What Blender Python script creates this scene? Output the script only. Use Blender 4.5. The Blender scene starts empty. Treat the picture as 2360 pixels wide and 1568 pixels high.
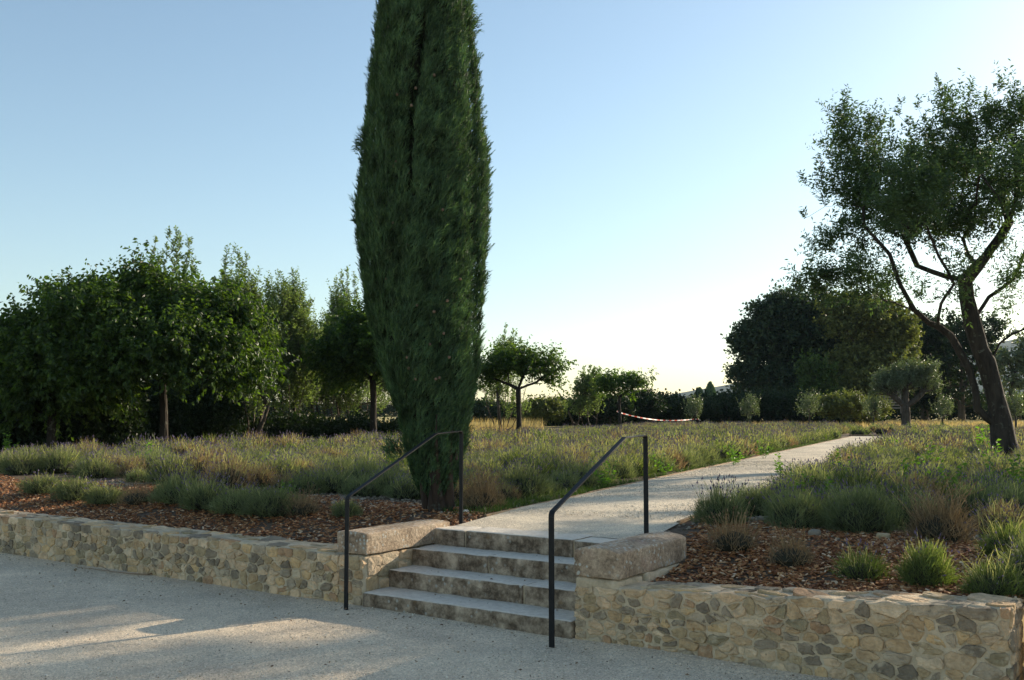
import bpy, math
import numpy as np
from mathutils import Vector

# ------------------------------------------------------------------ camera, world, sun, exposure
S = bpy.context.scene
COL = S.collection
R = math.radians
EYE = 1.65
FPX = 2300.0                      # focal length in units of a 2359 px wide picture
PITCH = math.atan(161 / FPX)
cd = bpy.data.cameras.new("camera"); cam = bpy.data.objects.new("camera", cd); COL.objects.link(cam)
cam.location = (0, 0, EYE); cam.rotation_euler = (R(90) + PITCH, 0, 0)
cd.sensor_width = 36; cd.lens = 36 * FPX / 2359; cd.clip_start = 0.1; cd.clip_end = 20000
S.camera = cam

SUN_AZ, SUN_EL = R(54), R(20)     # azimuth from +Y towards +X
SKYTINT = (.97, 1.0, .95)
W = bpy.data.worlds.new("World"); S.world = W; W.use_nodes = True
wn = W.node_tree; wn.nodes.clear()
wo = wn.nodes.new('ShaderNodeOutputWorld'); wb = wn.nodes.new('ShaderNodeBackground'); sk = wn.nodes.new('ShaderNodeTexSky')
sk.sky_type = 'NISHITA'; sk.sun_disc = False; sk.sun_elevation = SUN_EL; sk.sun_rotation = SUN_AZ
sk.air_density = 1.0; sk.dust_density = 0.75; sk.ozone_density = 1.2; sk.altitude = 100
tm_ = wn.nodes.new('ShaderNodeMix'); tm_.data_type = 'RGBA'; tm_.blend_type = 'MULTIPLY'; tm_.inputs[0].default_value = 1.0; tm_.inputs[7].default_value = (*SKYTINT, 1)
wn.links.new(sk.outputs[0], tm_.inputs[6]); wn.links.new(tm_.outputs[2], wb.inputs[0]); wn.links.new(wb.outputs[0], wo.inputs[0])
wb.inputs[1].default_value = 0.13
sd = bpy.data.lights.new("sun", 'SUN'); so = bpy.data.objects.new("sun", sd); COL.objects.link(so)
sd.energy = 5.0; sd.angle = R(0.6); sd.color = (1.0, 0.86, 0.66)
sv = Vector((math.sin(SUN_AZ) * math.cos(SUN_EL), math.cos(SUN_AZ) * math.cos(SUN_EL), math.sin(SUN_EL)))
so.rotation_euler = sv.to_track_quat('Z', 'Y').to_euler(); so.location = sv * 50 + Vector((0, 0, 20))
S.view_settings.view_transform = 'Standard'; S.view_settings.look = 'None'
S.view_settings.exposure = 0.66; S.view_settings.gamma = 1.0
S.render.engine = 'CYCLES'
S.cycles.max_bounces = 6; S.cycles.diffuse_bounces = 3; S.cycles.glossy_bounces = 2
S.cycles.transmission_bounces = 4; S.cycles.transparent_max_bounces = 4; S.cycles.volume_bounces = 0
S.cycles.use_denoising = True
HAZE = 1

# ------------------------------------------------------------------ maths helpers
cp, sp = math.cos(PITCH), math.sin(PITCH)
def ray(px, py):
    a = (px - 1179.5) / FPX; b = (784 - py) / FPX
    return np.array([a, cp - sp * b, sp + cp * b])
def at(px, py, Y):
    d = ray(px, py); return np.array([0, 0, EYE]) + d * (Y / d[1])
def gd(px, py, h):
    d = ray(px, py); return np.array([0, 0, EYE]) + d * ((h - EYE) / d[2])
def sm(a, b, x):
    t = np.clip((x - a) / (b - a), 0, 1); return t * t * (3 - 2 * t)
def vnoise(p, seed=0):
    p = np.asarray(p, float); i = np.floor(p).astype(np.int64); f = p - i; f = f * f * (3 - 2 * f)
    def h(a, b, c):
        n = ((i[:, 0] + a) * 374761393 + (i[:, 1] + b) * 668265263 + (i[:, 2] + c) * 2246822519 + seed * 3266489917) & 0xffffffff
        n = ((n ^ (n >> 13)) * 1274126177) & 0xffffffff
        return ((n ^ (n >> 16)) & 0xffff) / 65535.0
    x, y, z = f[:, 0], f[:, 1], f[:, 2]
    l = lambda a, b, t: a + (b - a) * t
    return l(l(l(h(0,0,0), h(1,0,0), x), l(h(0,1,0), h(1,1,0), x), y), l(l(h(0,0,1), h(1,0,1), x), l(h(0,1,1), h(1,1,1), x), y), z)
def fbm(p, seed=0, o=3):
    p = np.asarray(p, float); s = 0; a = 1; t = 0
    for k in range(o):
        s = s + a * vnoise(p * 2 ** k, seed + k); t += a; a *= .5
    return s / t
def unit(v):
    return v / (np.linalg.norm(v, axis=-1, keepdims=True) + 1e-9)
def rdir(rng, n):
    return unit(rng.normal(size=(n, 3)))
def perp(d, rng):
    return unit(np.cross(d, rdir(rng, len(d))))

# stair frame: U runs along the wall to the right and towards the camera, V runs away behind it
O2 = np.array([-1.22, 8.43]); U2 = np.array([.825, -.565]); V2 = np.array([.565, .825])
U3 = np.array([.825, -.565, 0]); V3 = np.array([.565, .825, 0]); Z3 = np.array([0, 0, 1.0])
def ud(u, d, h=0.0):
    p = O2 + U2 * u + V2 * d; return np.array([p[0], p[1], h])
def to_ud(x, y):
    dx, dy = x - O2[0], y - O2[1]; return dx * U2[0] + dy * U2[1], dx * V2[0] + dy * V2[1]
def u_at(px, d):
    k = (px - 1179.5) / FPX / cp
    b = O2 + V2 * d
    return (k * b[1] - b[0]) / (U2[0] - k * U2[1])
T = 0.575
WL, WR = 0.43, lambda u: 0.385 + 0.055 * (u - 2.0)
def H(x, y):
    x = np.asarray(x, float); y = np.asarray(y, float)
    u, d = to_ud(x, y)
    left = .385 + (T - .385) * sm(.3, 2.2, d)
    wr = WR(np.clip(u, 2, 5))
    right = (wr - .035) + (T - wr + .035) * sm(.3, 1.9, d)
    drop = np.where(u > 4.93, np.clip((.35 - d) * 1.3, 0, 2), 0)
    h = np.where(u < 1.0, left, right) - drop
    n = (fbm(np.stack([x * .9, y * .9, x * 0], -1).reshape(-1, 3), 5).reshape(x.shape) - .5) * .06
    h = h + n * sm(.5, 1.5, np.where(u < 5, d, 3)) * np.where(np.hypot(x, y) < 60, 1, 0)
    return np.maximum(h, -.06)
def spot(px, py):
    h = .55
    for _ in range(6):
        p = gd(px, py, h); h = float(H(p[0], p[1]))
    return np.array([p[0], p[1], h])
# path lines
PA = gd(1110, 1195, T)[:2]; PB = gd(1960, 1008, T)[:2]; PD = (PB - PA) / np.linalg.norm(PB - PA)
PN = np.array([PD[1], -PD[0]]); PW = 1.9
def path_st(x, y):
    dx, dy = x - PA[0], y - PA[1]; return dx * PD[0] + dy * PD[1], dx * PN[0] + dy * PN[1]

# ------------------------------------------------------------------ mesh helpers
def build(name, V, F, mats, mi=None, smooth=False):
    V = np.asarray(V, np.float32).reshape(-1, 3)
    me = bpy.data.meshes.new(name)
    if not isinstance(F, (list, tuple)): F = [F]
    F = [np.asarray(f, np.int32) for f in F if len(f)]
    me.vertices.add(len(V)); me.vertices.foreach_set('co', V.ravel())
    tot = np.concatenate([np.full(len(f), f.shape[1], np.int32) for f in F])
    idx = np.concatenate([f.ravel() for f in F])
    me.loops.add(len(idx)); me.loops.foreach_set('vertex_index', idx)
    me.polygons.add(len(tot)); me.polygons.foreach_set('loop_start', np.concatenate([[0], np.cumsum(tot)[:-1]]).astype(np.int32))
    try: me.polygons.foreach_set('loop_total', tot)
    except Exception: pass
    for m in (mats if isinstance(mats, (list, tuple)) else [mats]): me.materials.append(m)
    if mi is not None: me.polygons.foreach_set('material_index', np.asarray(mi, np.int32))
    me.polygons.foreach_set('use_smooth', np.full(len(tot), smooth))
    me.update(calc_edges=True); me.validate()
    return me
def link(name, me, parent=None, loc=(0, 0, 0), rz=0, sc=1.0):
    o = bpy.data.objects.new(name, me); COL.objects.link(o)
    o.location = tuple(loc); o.rotation_euler = (0, 0, rz)
    o.scale = (sc,) * 3 if not hasattr(sc, '__len__') else tuple(sc)
    if parent is not None: o.parent = parent
    return o
def tag(o, label=None, cat=None, group=None, kind=None):
    if label: o['label'] = label
    if cat: o['category'] = cat
    if group: o['group'] = group
    if kind: o['kind'] = kind
    return o
class Acc:
    def __init__(s): s.V = []; s.T = []; s.M = []; s.n = 0
    def add(s, V, Tt, m=0):
        V = np.asarray(V).reshape(-1, 3); Tt = np.asarray(Tt).reshape(-1, 3)
        s.V.append(V); s.T.append(Tt + s.n); s.M.append(np.full(len(Tt), m)); s.n += len(V)
    def mesh(s, name, mats, smooth=False):
        return build(name, np.concatenate(s.V), np.concatenate(s.T), mats, np.concatenate(s.M), smooth)
    def arrays(s):
        return np.concatenate(s.V), np.concatenate(s.T), np.concatenate(s.M)
def quads_to_tris(q):
    q = np.asarray(q); return np.concatenate([q[:, [0, 1, 2]], q[:, [0, 2, 3]]])
def blades(acc, base, d, L, w, rng, m=0, bend=None):
    """narrow triangles; with bend the blade is a quad and a tip triangle curving along bend"""
    n = len(base); s = perp(d, rng) * (np.asarray(w) / 2).reshape(-1, 1); L = np.asarray(L).reshape(-1, 1) * np.ones((n, 1))
    if bend is None:
        V = np.stack([base - s, base + s, base + d * L], 1)
        acc.add(V, np.arange(3 * n).reshape(n, 3), m)
    else:
        mid = base + d * L * .55; tip = mid + unit(d + bend) * L * .45
        V = np.stack([base - s, base + s, mid + s * .8, mid - s * .8, tip], 1)
        t = np.array([[0, 1, 2], [0, 2, 3], [3, 2, 4]])
        acc.add(V, (np.arange(n)[:, None, None] * 5 + t[None]).reshape(-1, 3), m)
def leaves(acc, base, d, L, w, rng, m=0, fold=.25):
    n = len(base); s = perp(d, rng); nn = np.cross(d, s); L = np.asarray(L).reshape(-1, 1) * np.ones((n, 1)); w = np.asarray(w).reshape(-1, 1) * np.ones((n, 1))
    mid = base + d * L * .45
    V = np.stack([base, mid + s * w / 2 + nn * w * fold, base + d * L, mid - s * w / 2 + nn * w * fold], 1)
    t = np.array([[0, 1, 2], [0, 2, 3]])
    acc.add(V, (np.arange(n)[:, None, None] * 4 + t[None]).reshape(-1, 3), m)
def tube(acc, P, r, sides=6, m=0, rng=None, rough=0.0):
    P = np.asarray(P, float); n = len(P); r = np.asarray(r, float) * np.ones(n)
    if n < 2: return
    tg = unit(np.gradient(P, axis=0)); ref = np.array([0.0, 0, 1]) if abs(tg[0, 2]) < .9 else np.array([1.0, 0, 0])
    a = unit(np.cross(tg, ref)); b = np.cross(tg, a)
    th = np.arange(sides) / sides * 2 * np.pi
    rr = r[:, None] * np.ones((n, sides))
    if rough and rng is not None: rr = rr * (1 + rng.uniform(-rough, rough, (n, sides)))
    V = P[:, None] + a[:, None] * (np.cos(th)[None, :, None] * rr[..., None]) + b[:, None] * (np.sin(th)[None, :, None] * rr[..., None])
    i = np.arange(n - 1)[:, None] * sides; j = np.arange(sides)[None]; k = (j + 1) % sides
    q = np.stack([i + j, i + k, i + sides + k, i + sides + j], -1).reshape(-1, 4)
    V = V.reshape(-1, 3); base = len(V)
    cap = [[base, (n - 1) * sides + x, (n - 1) * sides + (x + 1) % sides] for x in range(sides)]
    acc.add(np.vstack([V, P[-1:]]), np.vstack([quads_to_tris(q), cap]), m)
def rbox(sx, sy, sz, r, n, noise=0.0, seed=0, crown=0.0, freq=14.0):
    """rounded box with worn, uneven faces, centred at x, y and resting with its top at z = 0"""
    vs, fs = [], []
    nx, ny, nz = n; h = np.array([sx, sy, sz]) / 2; base = 0
    for ax in range(3):
        for sgn in (-1, 1):
            a, b = [(1, 2), (2, 0), (0, 1)][ax]; na, nb = (nx, ny, nz)[a], (nx, ny, nz)[b]
            def lin(k, hh):
                e = np.linspace(-1, 1, k + 1) * hh
                return np.unique(np.round(np.concatenate([[-hh, -hh + r * .45, -hh + r], np.linspace(-hh + r, hh - r, k + 1), [hh - r, hh - r * .45, hh]]), 6))
            A, B = lin(na, h[a]), lin(nb, h[b])
            g = np.zeros((len(A), len(B), 3)); g[..., a] = A[:, None]; g[..., b] = B[None]; g[..., ax] = sgn * h[ax]
            ia = np.arange(len(A) - 1)[:, None] * len(B); jb = np.arange(len(B) - 1)[None]
            q = np.stack([ia + jb, ia + len(B) + jb, ia + len(B) + jb + 1, ia + jb + 1], -1).reshape(-1, 4)
            if sgn < 0: q = q[:, ::-1]
            vs.append(g.reshape(-1, 3)); fs.append(q + base); base += g.shape[0] * g.shape[1]
    V = np.concatenate(vs); F = np.concatenate(fs)
    key = np.round(V, 5); _, first, inv = np.unique(key, axis=0, return_index=True, return_inverse=True)
    V = V[first]; F = inv.reshape(-1)[F]
    inner = np.clip(V, -(h - r), h - r); dd = V - inner; V = inner + unit(dd) * r * (np.linalg.norm(dd, axis=1, keepdims=True) > 1e-6)
    nn = unit(dd)
    if noise:
        V = V + nn * ((fbm(V * freq + seed * 7.3, seed, 3) - .5) * 2 * noise)[:, None]
    if crown:
        V[:, 2] -= crown * (np.abs(V[:, 0]) / h[0]) ** 2.2 * np.clip((V[:, 2] / h[2] + 1) / 2, 0, 1)
    V[:, 2] -= h[2]
    return V, F

# ------------------------------------------------------------------ materials
def newmat(name):
    m = bpy.data.materials.new(name); m.use_nodes = True; nt = m.node_tree; nt.nodes.clear()
    out = nt.nodes.new('ShaderNodeOutputMaterial'); b = nt.nodes.new('ShaderNodeBsdfPrincipled')
    nt.links.new(b.outputs[0], out.inputs[0]); b.inputs['Specular IOR Level'].default_value = .3
    return m, nt, b, out
def N(nt, t, **kw):
    n = nt.nodes.new(t)
    for k, v in kw.items(): setattr(n, k, v)
    return n
def ramp(nt, fac, stops, interp='LINEAR'):
    r = N(nt, 'ShaderNodeValToRGB'); r.color_ramp.interpolation = interp
    while len(r.color_ramp.elements) < len(stops): r.color_ramp.elements.new(.5)
    for e, (p, c) in zip(r.color_ramp.elements, stops): e.position = p; e.color = (*c, 1) if len(c) == 3 else c
    nt.links.new(fac, r.inputs[0]); return r.outputs[0]
def noise(nt, scale, detail=4, rough=.6, coord='Object', dim=None):
    tc = N(nt, 'ShaderNodeTexCoord'); n = N(nt, 'ShaderNodeTexNoise'); n.inputs['Scale'].default_value = scale
    n.inputs['Detail'].default_value = detail; n.inputs['Roughness'].default_value = rough
    if coord == 'Object':
        oi = N(nt, 'ShaderNodeObjectInfo'); ml = N(nt, 'ShaderNodeVectorMath', operation='SCALE'); cv = N(nt, 'ShaderNodeCombineXYZ'); ad = N(nt, 'ShaderNodeVectorMath', operation='ADD')
        for k in range(3): nt.links.new(oi.outputs['Random'], cv.inputs[k])
        nt.links.new(cv.outputs[0], ml.inputs[0]); ml.inputs['Scale'].default_value = 41.0
        nt.links.new(tc.outputs['Object'], ad.inputs[0]); nt.links.new(ml.outputs[0], ad.inputs[1]); nt.links.new(ad.outputs[0], n.inputs['Vector'])
    else: nt.links.new(tc.outputs[coord], n.inputs['Vector'])
    return n.outputs[0]
def mixc(nt, fac, a, b, mode='MIX'):
    m = N(nt, 'ShaderNodeMix', data_type='RGBA', blend_type=mode)
    for sock, v in ((m.inputs[0], fac), (m.inputs[6], a), (m.inputs[7], b)):
        if isinstance(v, (int, float)): sock.default_value = v
        elif isinstance(v, tuple): sock.default_value = (*v, 1)
        else: nt.links.new(v, sock)
    return m.outputs[2]
def bump(nt, h, b, strength=.5, dist=.01, normal=None):
    n = N(nt, 'ShaderNodeBump'); n.inputs['Strength'].default_value = strength; n.inputs['Distance'].default_value = dist
    nt.links.new(h, n.inputs['Height'])
    if normal is not None: nt.links.new(normal, n.inputs['Normal'])
    if b is not None: nt.links.new(n.outputs[0], b.inputs['Normal'])
    return n.outputs[0]
def leafmat(name, cols, trans=.35, rough=.55, spec=.35, tcol=None, bigs=.8, bigr=(.75, 1.25)):
    m, nt, b, out = newmat(name)
    g = N(nt, 'ShaderNodeNewGeometry')
    c = ramp(nt, g.outputs['Random Per Island'], [(i / (len(cols) - 1), k) for i, k in enumerate(cols)])
    big = ramp(nt, noise(nt, bigs, 3), [(.3, (bigr[0],) * 3), (.7, (bigr[1],) * 3)])
    c = mixc(nt, 1.0, c, big, 'MULTIPLY')
    nt.links.new(c, b.inputs['Base Color']); b.inputs['Roughness'].default_value = rough; b.inputs['Specular IOR Level'].default_value = spec
    tr = N(nt, 'ShaderNodeBsdfTranslucent'); mx = N(nt, 'ShaderNodeMixShader'); mx.inputs[0].default_value = trans
    tc = mixc(nt, 1.0, c, tcol or (1.5, 1.7, .7), 'MULTIPLY')
    nt.links.new(tc, tr.inputs[0]); nt.links.new(b.outputs[0], mx.inputs[1]); nt.links.new(tr.outputs[0], mx.inputs[2]); nt.links.new(mx.outputs[0], out.inputs[0])
    return m
def barkmat(name, a, c, scale=6, stretch=(1, 1, .25)):
    m, nt, b, out = newmat(name)
    tc = N(nt, 'ShaderNodeTexCoord'); mp = N(nt, 'ShaderNodeMapping'); mp.inputs['Scale'].default_value = stretch
    nt.links.new(tc.outputs['Object'], mp.inputs[0])
    n = N(nt, 'ShaderNodeTexNoise'); n.inputs['Scale'].default_value = scale; n.inputs['Detail'].default_value = 8; n.inputs['Roughness'].default_value = .7
    nt.links.new(mp.outputs[0], n.inputs['Vector'])
    v = N(nt, 'ShaderNodeTexVoronoi'); v.inputs['Scale'].default_value = scale * 2.2; nt.links.new(mp.outputs[0], v.inputs['Vector'])
    col = ramp(nt, n.outputs[0], [(.3, a), (.62, c)])
    lich = ramp(nt, noise(nt, 9, 5), [(.6, (0, 0, 0)), (.68, (1, 1, 1))])
    col = mixc(nt, lich, col, (.10, .098, .075))
    nt.links.new(col, b.inputs['Base Color']); b.inputs['Roughness'].default_value = .95
    bump(nt, v.outputs[0], b, .9, .03, bump(nt, n.outputs[0], None, .8, .03))
    return m
M = {}
# pale gravel of the court and of the path
def gravelmat(name, base, tint, dark):
    m, nt, b, out = newmat(name)
    tc = N(nt, 'ShaderNodeTexCoord')
    v = N(nt, 'ShaderNodeTexVoronoi'); v.inputs['Scale'].default_value = 120; nt.links.new(tc.outputs['Object'], v.inputs['Vector'])
    v2 = N(nt, 'ShaderNodeTexVoronoi'); v2.inputs['Scale'].default_value = 42; nt.links.new(tc.outputs['Object'], v2.inputs['Vector'])
    sep = N(nt, 'ShaderNodeSeparateColor'); nt.links.new(v.outputs['Color'], sep.inputs[0])
    sep2 = N(nt, 'ShaderNodeSeparateColor'); nt.links.new(v2.outputs['Color'], sep2.inputs[0])
    c = ramp(nt, sep.outputs[0], [(0, dark), (.22, tint), (.6, base), (1, tuple(x * 1.3 for x in base))])
    c = mixc(nt, ramp(nt, sep2.outputs[1], [(.0, (.7,) * 3), (.5, (0, 0, 0))]), c, tint)
    big = ramp(nt, noise(nt, .9, 5, .65), [(.32, (.72, .72, .73)), (.68, (1.12, 1.11, 1.08))])
    c = mixc(nt, 1.0, c, big, 'MULTIPLY')
    nt.links.new(c, b.inputs['Base Color']); b.inputs['Roughness'].default_value = .95; b.inputs['Specular IOR Level'].default_value = .15
    n1 = bump(nt, noise(nt, 5, 4), None, .5, .05)
    n2 = bump(nt, noise(nt, 26, 5, .7), None, .6, .02, n1)
    bump(nt, v.outputs[0], b, .6, .009, n2)
    return m
M['court'] = gravelmat('court_gravel', (.80, .66, .49), (.66, .535, .39), (.40, .315, .22))
M['path'] = gravelmat('path_gravel', (.74, .64, .49), (.62, .53, .40), (.38, .31, .22))
# soil
m, nt, b, out = newmat('soil'); n = noise(nt, 14, 8, .7)
c = ramp(nt, n, [(.3, (.05, .033, .02)), (.5, (.12, .08, .05)), (.72, (.24, .18, .12))])
nt.links.new(c, b.inputs['Base Color']); b.inputs['Roughness'].default_value = 1; bump(nt, n, b, 1, .06); M['soil'] = m
m, nt, b, out = newmat('dry_grass_ground'); n = noise(nt, .35, 8, .7)
c = ramp(nt, n, [(.3, (.30, .27, .09)), (.5, (.42, .34, .13)), (.72, (.55, .43, .2))])
nt.links.new(c, b.inputs['Base Color']); b.inputs['Roughness'].default_value = 1; bump(nt, noise(nt, 8, 6), b, .7, .2); M['straw_ground'] = m
# step stone: tops paler by face direction, dark lichen crust on upright faces
def stepmat(name, blotch, crustcol, amount):
    m, nt, b, out = newmat(name)
    g = N(nt, 'ShaderNodeNewGeometry'); sx = N(nt, 'ShaderNodeSeparateXYZ'); nt.links.new(g.outputs['Normal'], sx.inputs[0])
    oi = N(nt, 'ShaderNodeObjectInfo')
    n = noise(nt, 7, 8, .72); n2 = noise(nt, 34, 6, .75); n3 = noise(nt, 3.2, 3, .5)
    crust = ramp(nt, n2, [(.33, tuple(x * .5 for x in crustcol)), (.5, crustcol), (.7, tuple(min(1, x * 2.0) for x in crustcol))])
    stone = ramp(nt, n, [(.3, (.36, .275, .19)), (.7, (.58, .46, .33))])
    k = ramp(nt, n, [(amount - .12, (1, 1, 1)), (amount + .12, (.1, .1, .1))])
    c = mixc(nt, k, stone, crust)
    v = N(nt, 'ShaderNodeTexVoronoi'); v.inputs['Scale'].default_value = 16; v.inputs['Randomness'].default_value = 1
    tc = N(nt, 'ShaderNodeTexCoord'); nt.links.new(tc.outputs['Object'], v.inputs['Vector'])
    sp_ = ramp(nt, v.outputs['Distance'], [(.17, (1, 1, 1)), (.24, (0, 0, 0))])
    gate = ramp(nt, n3, [(.5, (0, 0, 0)), (.58, (1, 1, 1))])
    sp_ = mixc(nt, 1.0, sp_, gate, 'MULTIPLY')
    c = mixc(nt, sp_, c, blotch)
    rust = ramp(nt, noise(nt, 11, 4), [(.64, (0, 0, 0)), (.72, (1, 1, 1))])
    rm = N(nt, 'ShaderNodeMath', operation='MULTIPLY'); nt.links.new(rust, rm.inputs[0]); rm.inputs[1].default_value = .45
    c = mixc(nt, rm.outputs[0], c, (.22, .12, .04))
    top_tone = ramp(nt, noise(nt, 26, 6), [(.3, (.60, .52, .42)), (.7, (.78, .70, .58))])
    tm = ramp(nt, sx.outputs['Z'], [(.55, (0, 0, 0)), (.85, (1, 1, 1))])
    c = mixc(nt, tm, c, top_tone)
    nt.links.new(c, b.inputs['Base Color']); b.inputs['Roughness'].default_value = .92
    bump(nt, n2, b, .8, .012, bump(nt, n, None, .6, .02))
    return m
M['step'] = stepmat('weathered_step_stone', (.36, .34, .29), (.12, .085, .055), .52)
# cheek block stone: grey and pink limestone with lichen spots all over
m, nt, b, out = newmat('lichened_block_stone')
n = noise(nt, 5, 7, .7); n2 = noise(nt, 40, 6, .7)
c = ramp(nt, n, [(.3, (.20, .14, .09)), (.5, (.44, .325, .22)), (.7, (.64, .50, .355))])
c = mixc(nt, 1.0, c, ramp(nt, n2, [(.3, (.55,) * 3), (.65, (1.15,) * 3)]), 'MULTIPLY')
pk = ramp(nt, noise(nt, 2.6, 3), [(.58, (0, 0, 0)), (.75, (.8, .8, .8))]); c = mixc(nt, pk, c, (.36, .215, .165))
v = N(nt, 'ShaderNodeTexVoronoi'); v.inputs['Scale'].default_value = 26; tc = N(nt, 'ShaderNodeTexCoord'); nt.links.new(tc.outputs['Object'], v.inputs['Vector'])
s1 = ramp(nt, v.outputs['Distance'], [(.26, (1, 1, 1)), (.34, (0, 0, 0))])
s1 = mixc(nt, 1.0, s1, ramp(nt, noise(nt, 4.4, 3), [(.47, (0, 0, 0)), (.55, (1, 1, 1))]), 'MULTIPLY')
c = mixc(nt, s1, c, (.52, .50, .43))
nt.links.new(c, b.inputs['Base Color']); b.inputs['Roughness'].default_value = .93; bump(nt, n2, b, .8, .012, bump(nt, n, None, .6, .03)); M['block'] = m
# wall mortar and rubble stones
m, nt, b, out = newmat('lime_mortar'); n = noise(nt, 9, 8, .7)
c = ramp(nt, n, [(.3, (.38, .29, .185)), (.55, (.60, .475, .315)), (.75, (.72, .60, .43))])
nt.links.new(c, b.inputs['Base Color']); b.inputs['Roughness'].default_value = .97; bump(nt, noise(nt, 60, 5), b, .7, .012, bump(nt, n, None, .7, .03)); M['mortar'] = m
def rubble(name, k):
    m, nt, b, out = newmat(name)
    g = N(nt, 'ShaderNodeNewGeometry'); r = N(nt, 'ShaderNodeObjectInfo')
    cols = [(0.299, 0.236, 0.165), (0.584, 0.419, 0.257), (0.462, 0.334, 0.19), (0.367, 0.293, 0.207), (0.682, 0.482, 0.299), (0.509, 0.347, 0.193), (0.25, 0.198, 0.14), (0.61, 0.44, 0.278), (0.443, 0.333, 0.196), (0.45, 0.28, 0.16), (0.629, 0.429, 0.225), (0.338, 0.269, 0.163), (0.71, 0.534, 0.349), (0.467, 0.366, 0.254), (0.558, 0.388, 0.224)]
    mx = N(nt, 'ShaderNodeMath', operation='FRACT'); ad = N(nt, 'ShaderNodeMath', operation='ADD')
    nt.links.new(g.outputs['Random Per Island'], ad.inputs[0]); nt.links.new(r.outputs['Random'], ad.inputs[1]); nt.links.new(ad.outputs[0], mx.inputs[0])
    c = ramp(nt, mx.outputs[0], [(i / len(cols), q) for i, q in enumerate(cols)], 'CONSTANT')
    n = noise(nt, 12, 8, .7)
    c = mixc(nt, 1.0, c, ramp(nt, n, [(.3, (.62, .6, .57)), (.6, (1.15, 1.13, 1.08))]), 'MULTIPLY')
    st = ramp(nt, noise(nt, 7, 5), [(.56, (0, 0, 0)), (.66, (.9, .9, .9))]); c = mixc(nt, st, c, (.58, .46, .305))
    dk = ramp(nt, noise(nt, 17, 5), [(.62, (0, 0, 0)), (.7, (.75, .75, .75))]); c = mixc(nt, dk, c, (.10, .075, .05))
    nt.links.new(c, b.inputs['Base Color']); b.inputs['Roughness'].default_value = .88
    bump(nt, noise(nt, 45, 6), b, .7, .012, bump(nt, n, None, .8, .03))
    return m
M['rubble'] = rubble('rubble_stone', 0)
m, nt, b, out = newmat('wood_chip')
g = N(nt, 'ShaderNodeNewGeometry')
c = ramp(nt, g.outputs['Random Per Island'], [(0, (.10, .036, .014)), (.35, (.24, .088, .032)), (.68, (.38, .165, .06)), (.9, (.56, .31, .14)), (1, (.72, .54, .36))])
nt.links.new(c, b.inputs['Base Color']); b.inputs['Roughness'].default_value = .8; M['chip'] = m
m, nt, b, out = newmat('pebble')
g = N(nt, 'ShaderNodeNewGeometry')
c = ramp(nt, g.outputs['Random Per Island'], [(0, (.42, .35, .27)), (.3, (.62, .53, .41)), (.7, (.72, .62, .49)), (1, (.8, .74, .63))])
nt.links.new(c, b.inputs['Base Color']); b.inputs['Roughness'].default_value = .95; M['pebble'] = m
m, nt, b, out = newmat('bed_stone')
g = N(nt, 'ShaderNodeNewGeometry')
c = ramp(nt, g.outputs['Random Per Island'], [(0, (.12, .09, .06)), (.5, (.24, .19, .13)), (1, (.40, .34, .26))])
nt.links.new(c, b.inputs['Base Color']); b.inputs['Roughness'].default_value = .95; M['bedstone'] = m
m, nt, b, out = newmat('dead_leaf')
g = N(nt, 'ShaderNodeNewGeometry')
c = ramp(nt, g.outputs['Random Per Island'], [(0, (.10, .06, .035)), (.5, (.22, .14, .08)), (1, (.42, .32, .2))])
nt.links.new(c, b.inputs['Base Color']); M['dead'] = m
m, nt, b, out = newmat('black_painted_steel')
c = ramp(nt, noise(nt, 30, 5), [(.35, (.006, .007, .008)), (.7, (.013, .013, .014))]); nt.links.new(c, b.inputs['Base Color'])
b.inputs['Roughness'].default_value = .55; b.inputs['Specular IOR Level'].default_value = .22; bump(nt, noise(nt, 260, 3), b, .25, .002); M['steel'] = m
m, nt, b, out = newmat('edging_wood')
c = ramp(nt, noise(nt, 9, 6), [(.3, (.16, .10, .055)), (.7, (.38, .27, .16))]); nt.links.new(c, b.inputs['Base Color']); b.inputs['Roughness'].default_value = .9; M['edging'] = m
def flat(name, c, r=.7):
    m, nt, b, out = newmat(name)
    cc = mixc(nt, 1.0, c, ramp(nt, noise(nt, 12, 4), [(.3, (.85,) * 3), (.7, (1.1,) * 3)]), 'MULTIPLY')
    nt.links.new(cc, b.inputs['Base Color']); b.inputs['Roughness'].default_value = r; return m
M['red'] = flat('tape_red', (.62, .06, .03), .5); M['white'] = flat('tape_white', (.8, .78, .74), .5)
M['render'] = flat('house_render', (.42, .36, .28)); M['tiles'] = flat('roof_tiles', (.3, .17, .1)); M['greywood'] = flat('grey_wood', (.17, .15, .13), .9)
M['bark'] = barkmat('almond_bark', (.012, .010, .008), (.06, .048, .036), 7)
M['bark2'] = barkmat('grey_brown_bark', (.03, .023, .017), (.10, .08, .058), 8)
M['mbark'] = barkmat('mulberry_bark', (.014, .011, .008), (.045, .035, .026), 8)
M['cbark'] = barkmat('cypress_bark', (.016, .011, .008), (.075, .05, .035), 10, (1, 1, .12))
M['cypress'] = leafmat('cypress_foliage', [(.040, .082, .046), (.058, .11, .054), (.092, .152, .06)], .25, .6, .25, (1.5, 1.6, .6), 5.5, (.4, 1.6))
M['cypcore'] = flat('cypress_dark_core', (.018, .022, .012), 1)
M['cone'] = flat('cypress_cone', (.17, .12, .08), .9)
M['almond'] = leafmat('almond_leaves', [(.045, .076, .034), (.062, .098, .043), (.085, .125, .05)], .4, .5, .35)
M['mulb'] = leafmat('mulberry_leaves', [(.026, .050, .012), (.042, .078, .017), (.085, .135, .026)], .48, .45, .35, (1.9, 2.0, .5))
M['poplar'] = leafmat('hedge_tree_leaves', [(.085, .12, .05), (.13, .17, .07), (.19, .23, .10)], .52, .5, .35)
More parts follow.
